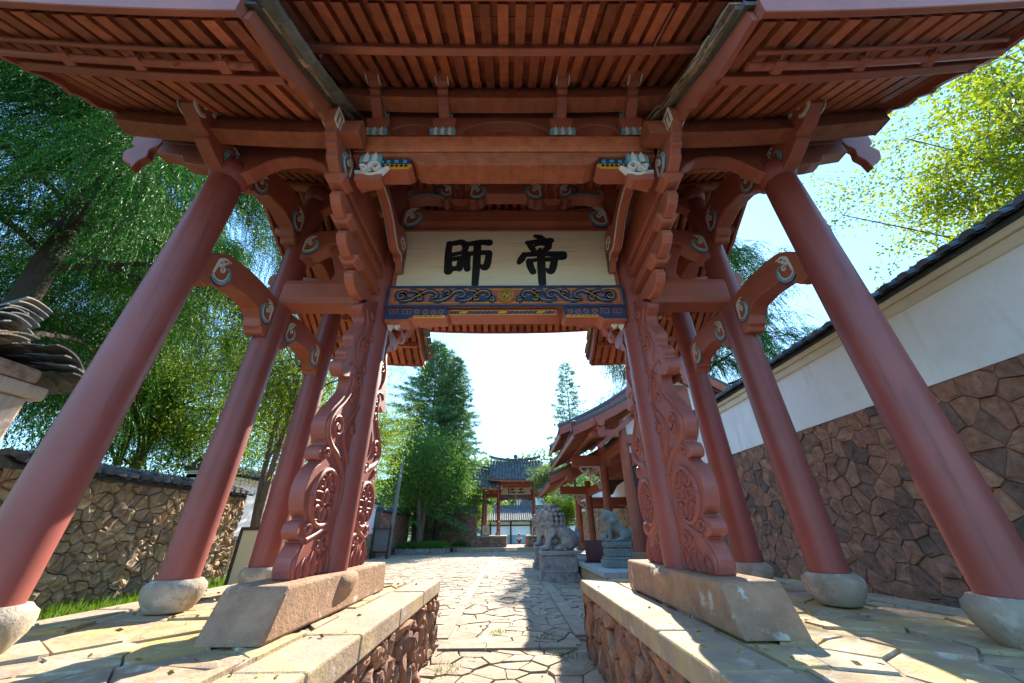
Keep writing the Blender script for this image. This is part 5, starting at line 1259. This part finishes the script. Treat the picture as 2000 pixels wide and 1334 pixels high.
broad('leafy_tree','pale green trees beyond the white building, left part of the view through the distant gate',(-5,66,0),9,6,2,9000,LFAR,127,cz=.6,leaf=(.4,.2),tr=.2,clump=.7)
broad('leafy_tree','pale green tree behind the white building, middle of the view through the distant gate',(2.2,74,0),10,5,2,9000,LFAR,128,cz=.6,leaf=(.4,.2),tr=.2,clump=.7)
broad('ginkgo','ginkgo with yellow-green fan leaves reaching in at the upper right',(16.3,2.4,0),15.6,5.6,1,60000,LGIN,131,cz=.74,rz=3.7,leaf=(.095,.10),tr=.18,clump=.27,nb=46,hang=.4)
# hills and the far wood on them
def hillz(x,y): return max(0,(y-80)*.30)*(.75+.25*math.sin(x*.03+1))*(1 if y<170 else max(0,1-(y-170)/60))+(0 if y<80 else 2*math.sin(x*.11+y*.07))
b=MB(); nx,ny=40,24; vs=[];fs=[]
for j in range(ny+1):
    for i in range(nx+1):
        x=-160+320*i/nx; y=78+150*j/ny; vs.append((x,y,hillz(x,y)-.3))
for j in range(ny):
    for i in range(nx): a=j*(nx+1)+i; fs.append((a,a+1,a+nx+2,a+nx+1))
b.add(vs,fs,0,.5,True); b.build('hills',mat('hill_green',(.06,.10,.045),.95,.1,.3),kind='structure')
n=22000; X=RNG.uniform(-70,70,n); Yh=RNG.uniform(82,165,n); tr=RNG.integers(0,900,n); TX=RNG.uniform(-70,70,900); TY=RNG.uniform(82,165,900); TH=RNG.uniform(5,10,900)
hh=RNG.random(n)**.8; P=np.stack([TX[tr]+RNG.normal(size=n)*(1-hh)*1.5,TY[tr]+RNG.normal(size=n)*(1-hh)*1.5,np.array([hillz(x,y) for x,y in zip(TX[tr],TY[tr])])+TH[tr]*hh],1)
leafmesh('hill_wood',P,RNG.normal(size=(n,3))+np.array([0,0,.4]),1.5,.8,LFAR,None,kind='stuff',label='pale wooded hillside far beyond the distant gate',cat='wood')
# grass tufts
def grass(name,label,n,fx,h=(.06,.2)):
    P=fx(n); D=RNG.normal(size=(len(P),3))*.35+np.array([0,0,1.]); leafmesh(name,P,D,RNG.uniform(h[0],h[1],len(P)),.012,LGRS,None,kind='stuff',label=label,cat='grass')
def f1(n):
    x=RNG.uniform(-5.95,-4.0,n); y=RNG.uniform(-3.5,6.5,n); k=RNG.random(n)<np.clip((-4.05-x)/.5,0,1); return np.stack([x,y,np.full(n,.6)],1)[k]
grass('lawn_grass','green grass along the foot of the golden stone wall',16000,f1,(.05,.20))
def f2(n):
    c=[(-.9,-.4),(.3,-1.2),(.7,.2),(-.8,1.6),(.75,2.1),(-.2,3.4),(.5,4.6),(-1.0,6.),(.6,3.0)]; k=RNG.integers(0,len(c),n); c=np.array(c); return np.stack([c[k,0]+RNG.normal(size=n)*.10,c[k,1]+RNG.normal(size=n)*.14,np.zeros(n)],1)
def f3(n):
    x=np.concatenate([RNG.uniform(-3.9,-1.1,n//3),RNG.uniform(1.1,3.9,n//3),RNG.uniform(-1,1,n//6),RNG.uniform(-8,1.5,n//6)]); y=np.concatenate([RNG.uniform(-3,2.2,n//3),RNG.uniform(-3,2.2,n//3),RNG.uniform(-3,8,n//6),RNG.uniform(3,22,n//6)])
    z=np.where(abs(x)>1.08,np.where(y<2.25,.872,.035),.035); return np.stack([x,y,z],1)
P=f3(420); D=RNG.normal(size=(len(P),3))*np.array([1,1,.12]); leafmesh('fallen_leaves',P,D,RNG.uniform(.03,.07,len(P)),.025,mat('dry_leaf',(.25,.13,.04),.7,4,.3,ramp=[(.3,.2,.04),(.2,.1,.03),(.35,.27,.06)]),None,kind='stuff',label='scattered dry leaves on the paving',cat='leaves')
grass('path_weeds','small weeds growing in the joints of the stone path',700,f2,(.02,.07))
# ---------------------------------------------------------------- planters
def planter(label,x0,x1,y0,y1,h,gh,n):
    t=thing('planter',label,'planter'); b=MB()
    st=voro(x0,x1,-.02,h,.5,.28,.3,seed=70); stones(b,st,lambda a,c,q:(a,y0+.04-q,c),.03,.05,0,.1,.01)
    st=voro(y0,y1,-.02,h,.5,.28,.3,seed=71); stones(b,st,lambda a,c,q:(x1-.04+q,a,c),.03,.05,0,.1,.01)
    b.bx(x0,x1-.05,y0+.05,y1,0,h-.02); b.build('stone_rim',GRS,t)
    x=RNG.uniform(x0+.05,x1-.02,n); y=RNG.uniform(y0+.02,y1,n); z=h-.05+np.minimum(.18,.5*np.minimum(np.minimum(x-x0,x1-x),y-y0))
    D=RNG.normal(size=(n,3))*.6+np.array([0,0,.8]); leafmesh('grass',np.stack([x,y,z],1),D,RNG.uniform(gh*.6,gh,n),.028,LDRK,t,kind='stuff')
planter('raised stone planter with thick trailing grass around the forked tree',-8.6,-4.9,27.0,30.2,.42,.42,16000)
planter('smaller stone planter with grass behind the larger one',-4.75,-3.6,30.4,31.3,.42,.35,3500)
# ---------------------------------------------------------------- lions
def big_lion(label,loc,rz,mirror=1):
    m=mirror; E=[];C=[]
    e=lambda c,r,a=0:E.append(('e',(c[0],c[1]*m,c[2]),r,a))
    c=lambda p,q,r0,r1:E.append(('c',(p[0],p[1]*m,p[2]),(q[0],q[1]*m,q[2]),r0,r1))
    c((-.38,0,.36),(.10,0,.72),.30,.29); e((.22,0,.70),(.29,.29,.34)); e((.30,0,.55),(.22,.26,.26))        # trunk and chest
    e((-.38,0,.30),(.32,.36,.30))
    for s in (-1,1):
        e((-.30,.27*s,.30),(.26,.15,.28)); c((-.22,.32*s,.20),(-.02,.33*s,.09),.12,.09); e((.04,.33*s,.07),(.15,.11,.075))
        for k in (-1,0,1): e((.16,(.33+.06*k)*s,.055),(.06,.035,.05))
        c((.26,.20*s,.62),(.36,.22*s,.32),.125,.095); c((.36,.22*s,.32),(.40,.22*s,.10),.095,.10); e((.47,.22*s,.075),(.15,.115,.08))
        for k in (-1,0,1): e((.59,(.22+.07*k)*s,.06),(.06,.04,.055))
        e((.18,.29*s,.58),(.10,.06,.12)); e((.24,.31*s,.46),(.07,.05,.07))
    # head
    e((.30,0,1.10),(.29,.28,.30)); e((.50,0,1.08),(.20,.22,.14)); e((.63,0,1.10),(.10,.12,.07)); e((.47,0,.85),(.19,.19,.055)); e((.36,0,.84),(.2,.2,.09)); e((.30,0,.93),(.18,.2,.12))
    e((.66,0,1.14),(.06,.075,.05)); e((.49,0,1.26),(.12,.21,.07),.2)
    for s in (-1,1):
        e((.52,.12*s,1.24),(.09,.075,.05)); e((.20,.27*s,1.16),(.06,.05,.10)); e((.55,.15*s,.95),(.05,.03,.08)); e((.62,.10*s,.99),(.02,.02,.05)); e((.56,.11*s,1.185),(.045,.045,.045)); c((.32,.22*s,.84),(.55,.17*s,.80),.055,.05)
    # curls of the mane
    for zz,xr,rad in ((1.40,.30,.22),(1.27,.16,.30),(1.12,.10,.33),(.97,.08,.35),(.82,.09,.35)):
        nn=9
        for k in range(nn):
            a=math.pi*.36+(math.pi*1.28)*k/(nn-1); E.append(('e',(xr+rad*math.cos(a)*.95,rad*math.sin(a)*m,zz),(.072,.072,.074)))
    for k in range(5): E.append(('e',(.40-.10*k,0,1.44-.012*k*k),(.08,.10,.07)))
    # tail
    c((-.66,0,.2),(-.72,0,.50),.08,.10); e((-.70,0,.60),(.10,.09,.14))
    # bell at the chest
    e((.52,0,.66),(.06,.06,.06)); c((.10,.3,.78),(.46,.14,.70),.035,.035); c((.10,-.3,.78),(.46,-.14,.70),.035,.035)
    o=blob('guardian_lion',E,.0145,GRS,None,1,label=label,cat='statue',group='stone lions before the red hall')
    o.location=loc; o.rotation_euler=(0,0,rz); return o
def pedestal(label,cx,cy,wx,wy,h,matr,z0=0,group=None,flower=True):
    t=thing('lion_pedestal',label,'pedestal',(cx,cy,z0),0,group); b=MB()
    b.box((0,0,.09),(wx+.12,wy+.12,.18)); b.box((0,0,.215),(wx+.03,wy+.03,.07)); b.box((0,0,(.25+h-.17)/2),(wx-.06,wy-.06,h-.42)); b.box((0,0,h-.155),(wx-.12,wy-.12,.04)); b.box((0,0,h-.066),(wx-.02,wy-.02,.13))
    b.build('block',matr,t,bevel=.015,seg=2)
    c=MB(); w=wx-.06; hh=h-.42
    for mp,W in ((PY(-(wy-.06)/2),wx-.06),(PX(-(wx-.06)/2,-1),wy-.06)):
        zc=.25+hh/2
        c.ribbon([(-W*.45,.28),(W*.45,.28),(W*.45,.25+hh-.03),(-W*.45,.25+hh-.03),(-W*.45,.28)],.03,.018,mp,0,0)
        for k in range(-1,2):
            if flower:
                for a in range(8): t_=a*math.pi/4; c.ribbon([(k*W*.3,zc),(k*W*.3+.5*W*.26*math.cos(t_+.2),zc+.5*hh*.5*math.sin(t_+.2)),(k*W*.3+W*.15*math.cos(t_),zc+hh*.36*math.sin(t_))],[.05,.06,.02],.022,mp,0,0)
        if not flower:
            for k in range(5): c.ribbon(crv([(W*(-.3+.15*k),zc-hh*.3),(W*(-.34+.15*k),zc),(W*(-.24+.15*k),zc+hh*.28)],4),.045,.02,mp,0,0)
        for k in range(10): c.ribbon([(W*(-.44+.098*k),h-.09),(W*(-.40+.098*k),h-.05)],.03,.02,(lambda a,bb,q,mp=mp:mp(a,bb,q)),0,.02)
    c.build('relief',matr,t); return t
pedestal('grey carved stone pedestal under the nearer large lion',1.66,10.45,1.26,1.05,.90,GRS,0,'lion pedestals')
big_lion('nearer large grey stone lion with curled mane, facing the path',(1.72,10.45,.90),math.pi)
pedestal('grey carved stone pedestal of the lion further along the path',1.72,14.9,1.26,1.05,.90,GRS,0,'lion pedestals')
big_lion('large grey stone lion behind the nearer one, only head and chest showing',(1.72,14.9,.90),math.pi,-1)
def small_lion(loc):
    E=[]; e=lambda c,r,a=0:E.append(('e',c,r,a)); c=lambda p,q,r0,r1:E.append(('c',p,q,r0,r1))
    c((-.26,0,.17),(.05,0,.44),.15,.17); e((-.26,0,.15),(.16,.18,.15)); e((.12,0,.46),(.15,.16,.18))
    for s in (-1,1):
        e((-.22,.13*s,.15),(.15,.07,.14)); c((-.14,.16*s,.07),(.0,.16*s,.045),.05,.05)
        c((.16,.09*s,.40),(.20,.10*s,.06),.062,.048); e((.24,.10*s,.04),(.075,.055,.04))
        e((.27,.06*s,.70),(.04,.035,.03)); e((.06,.15*s,.66),(.04,.03,.07))
    e((.16,0,.66),(.16,.155,.16)); e((.27,0,.62),(.09,.10,.08)); e((.28,0,.545),(.07,.08,.04)); e((.06,0,.60),(.15,.17,.18)); e((.33,0,.65),(.03,.04,.03))
    for k in range(10):
        a=math.pi*.4+math.pi*1.2*k/9; e((.08+.16*math.cos(a),.17*math.sin(a),.52),(.05,.05,.08))
    c((-.42,0,.1),(-.46,0,.28),.035,.05); e((-.46,0,.32),(.04,.04,.07))
    e((.34,-.02,.10),(.10,.10,.10)); e((-.05,0,.02),(.42,.2,.03))
    o=blob('guardian_lion',E,.013,GRN,None,2,label='small greenish stone lion with its paw by a ball, on the hall platform',cat='statue'); o.location=loc; o.rotation_euler=(0,0,math.pi); return o
pedestal('greenish stone pedestal with carved panel under the small lion',3.02,7.55,.74,.55,.62,GRN,.60,None,False)
small_lion((3.02,7.55,1.22))
# ---------------------------------------------------------------- things by the hall
t=thing('notice_board','dark red sloping notice board standing on the hall platform beside the small lion','notice board',(2.72,9.2,.6))
b=MB(); b.prism([(-.06,.06),(-.01,.06),(.12,.62),(.07,.62)],lambda a,c,h:(h,a,c),-.30,.30); b.build('panel',mat('oxblood',(.07,.016,.014),.35,3,.1),t,bevel=.008)
b=MB(); b.box((0,.02,.03),(.68,.30,.06)); b.box((0,.10,.3),(.05,.05,.5)); b.build('foot',MATS['oxblood'],t)
t=thing('drum_stone','dark round-topped stone beside the near column of the hall','drum stone',(4.55,8.1,.6))
b=MB(); P=[(-.30,0),(-.30,.34)]+[(-.30*math.cos(a),.34+.30*math.sin(a)) for a in [i*math.pi/12 for i in range(1,12)]]+[(.30,.34),(.30,0)]
b.prism(P,PY(0),-.09,.09); b.build('disc',mat('dark_stone',(.06,.065,.062),.7,6,.3,.2),t,bevel=.02); b=MB(); b.ribbon([(p[0]*.86,.02+p[1]*.9) for p in P],.04,.015,PY(-.09),0,0); b.build('rim',MATS['dark_stone'],t)
# ---------------------------------------------------------------- signs at left
t=thing('sign_board','cream sign board in a dark brown frame behind the left rear column','sign',(-4.18,2.75,.6),math.radians(4))
b=MB(); b.box((0,0,.50),(.62,.05,.90)); b.build('panel',mat('cream_sign',(.62,.52,.30),.55,2,.05),t)
b=MB(); b.box((0,0,.975),(.70,.10,.05)); b.box((0,0,.03),(.70,.10,.06)); 
b.build('frame',BRN,t)
for s in (-1,1): b=MB(); b.box((s*.335,0,.49),(.05,.07,.92)); b.build('frame',BRN if s<0 else mat('ochre_frame',(.35,.18,.05),.6,6,.2),t)
t=thing('sign_board','small cream board with a red round emblem beside the distant gate columns','sign',(-2.25,FY-2.2,1.16))
b=MB(); b.box((0,0,.42),(.62,.05,.78)); b.build('panel',MATS['cream_sign'],t); b=MB(); b.box((0,0,.02),(.66,.2,.04)); b.box((-.33,0,.42),(.03,.06,.80)); b.box((.33,0,.42),(.03,.06,.80)); b.build('frame',BRN,t)
EMB=mat('emblem_red',(.42,.10,.03),.6,5,.1)
b=MB(); b.ribbon([(.14*math.cos(a),.50+.14*math.sin(a)) for a in [i*math.pi/12 for i in range(25)]],.05,.004,PY(-.026),0,0,flat=True); b.ribbon([(-.08,.47),(0,.55),(.08,.47)],.035,.005,PY(-.026),0,0,flat=True); b.ribbon([(0,.43),(0,.55)],.03,.0055,PY(-.026),0,0,flat=True)
b.build('emblem',EMB,t)
t=thing('notice_board','weathered grey timber notice board at the foot of the utility pole','notice board',(-8.35,22.6,0),math.radians(-6))
b=MB(); b.box((0,0,1.05),(.98,.05,1.2)); b.build('panel',WTH,t,bevel=.01)
for s in (-1,1): b=MB(); b.box((s*.53,0,.95),(.09,.09,1.9)); b.build('post',BRN,t)
b=MB(); b.box((0,0,1.72),(1.3,.3,.06)); b.box((0,0,.38),(1.1,.08,.1)); b.build('rail',BRN,t)
t=thing('utility_pole','slightly leaning weathered timber pole between the clamp board and the planter trees','pole',(-8.0,23.2,0))
b=MB(); b.tube([(0,0,0),(.10,0,2.6),(.26,0,6.4)],[.13,.12,.10],12); b.build('shaft',WTH,t)
# ---------------------------------------------------------------- person on the steps beyond the distant gate
SKIN=mat('skin',(.45,.26,.18),.6,5,.06); HAIR=mat('hair',(.012,.010,.010),.5,5,.2); SHIRT=mat('white_shirt',(.72,.74,.76),.8,6,.06); TRS=mat('dark_trousers',(.05,.055,.075),.8,6,.15)
pr_=thing('person','person in white top crouching on the terrace beyond the distant gate','person',(.98,40.2,.285))
def skin(name,verts,edges,rad,matr,parent,sub=2):
    me=bpy.data.meshes.new(name); me.from_pydata(verts,edges,[]); o=bpy.data.objects.new(name,me); COL.objects.link(o)
    sk=o.modifiers.new("skin",'SKIN'); 
    if not me.skin_vertices: me.attributes
    bm=bmesh.new(); bm.from_mesh(me); lay=bm.verts.layers.skin.verify(); bm.verts.ensure_lookup_table()
    for i,r in enumerate(rad): bm.verts[i][lay].radius=(r,r)
    bm.verts[0][lay].use_root=True; bm.to_mesh(me); bm.free()
    s=o.modifiers.new("sub",'SUBSURF'); s.levels=sub; s.render_levels=sub
    dg=bpy.context.evaluated_depsgraph_get(); m2=bpy.data.meshes.new_from_object(o.evaluated_get(dg)); bpy.data.objects.remove(o)
    m2.materials.clear(); m2.materials.append(matr); m2.polygons.foreach_set("use_smooth",[True]*len(m2.polygons)); ob=bpy.data.objects.new(name,m2); COL.objects.link(ob); ob.parent=parent; return ob
V=[(0,.10,.24),(0,.05,.42),(0,0,.60),(0,-.03,.68),(0,-.06,.80),(0,-.07,.90)]
Ed=[(0,1),(1,2),(2,3),(3,4),(4,5)]; Rd=[.14,.13,.13,.06,.095,.085]
for s in (-1,1):
    n=len(V); V+= [(s*.17,-.02,.58),(s*.24,-.20,.42),(s*.09,-.24,.70),(s*.05,-.25,.78)]; Ed+= [(2,n),(n,n+1),(n+1,n+2),(n+2,n+3)]; Rd+= [.055,.042,.034,.03]
    n=len(V); V+= [(s*.10,.06,.22),(s*.17,-.28,.44),(s*.15,-.10,.06),(s*.15,-.26,.03)]; Ed+= [(0,n),(n,n+1),(n+1,n+2),(n+2,n+3)]; Rd+= [.10,.075,.05,.04]
    
body=skin('body',V,Ed,Rd,SKIN,pr_)
Vt=[(0,.10,.28),(0,.05,.42),(0,0,.60)]; Et=[(0,1),(1,2)]; Rt=[.155,.15,.145]
for s in (-1,1):
    n=len(Vt); Vt+= [(s*.17,-.02,.585),(s*.245,-.20,.42)]; Et+= [(2,n),(n,n+1)]; Rt+= [.068,.056]
skin('shirt',Vt,Et,Rt,SHIRT,pr_)
Vt=[(0,.10,.22)];Et=[];Rt=[.15]
for s in (-1,1): n=len(Vt); Vt+= [(s*.10,.06,.22),(s*.17,-.28,.44),(s*.15,-.10,.10)]; Et+= [(0,n),(n,n+1),(n+1,n+2)]; Rt+= [.112,.087,.06]
skin('trousers',Vt,Et,Rt,TRS,pr_)
b=MB(); b.sphere((0,-.045,.885),(.108,.112,.11),14,10); b.build('hair',HAIR,pr_)
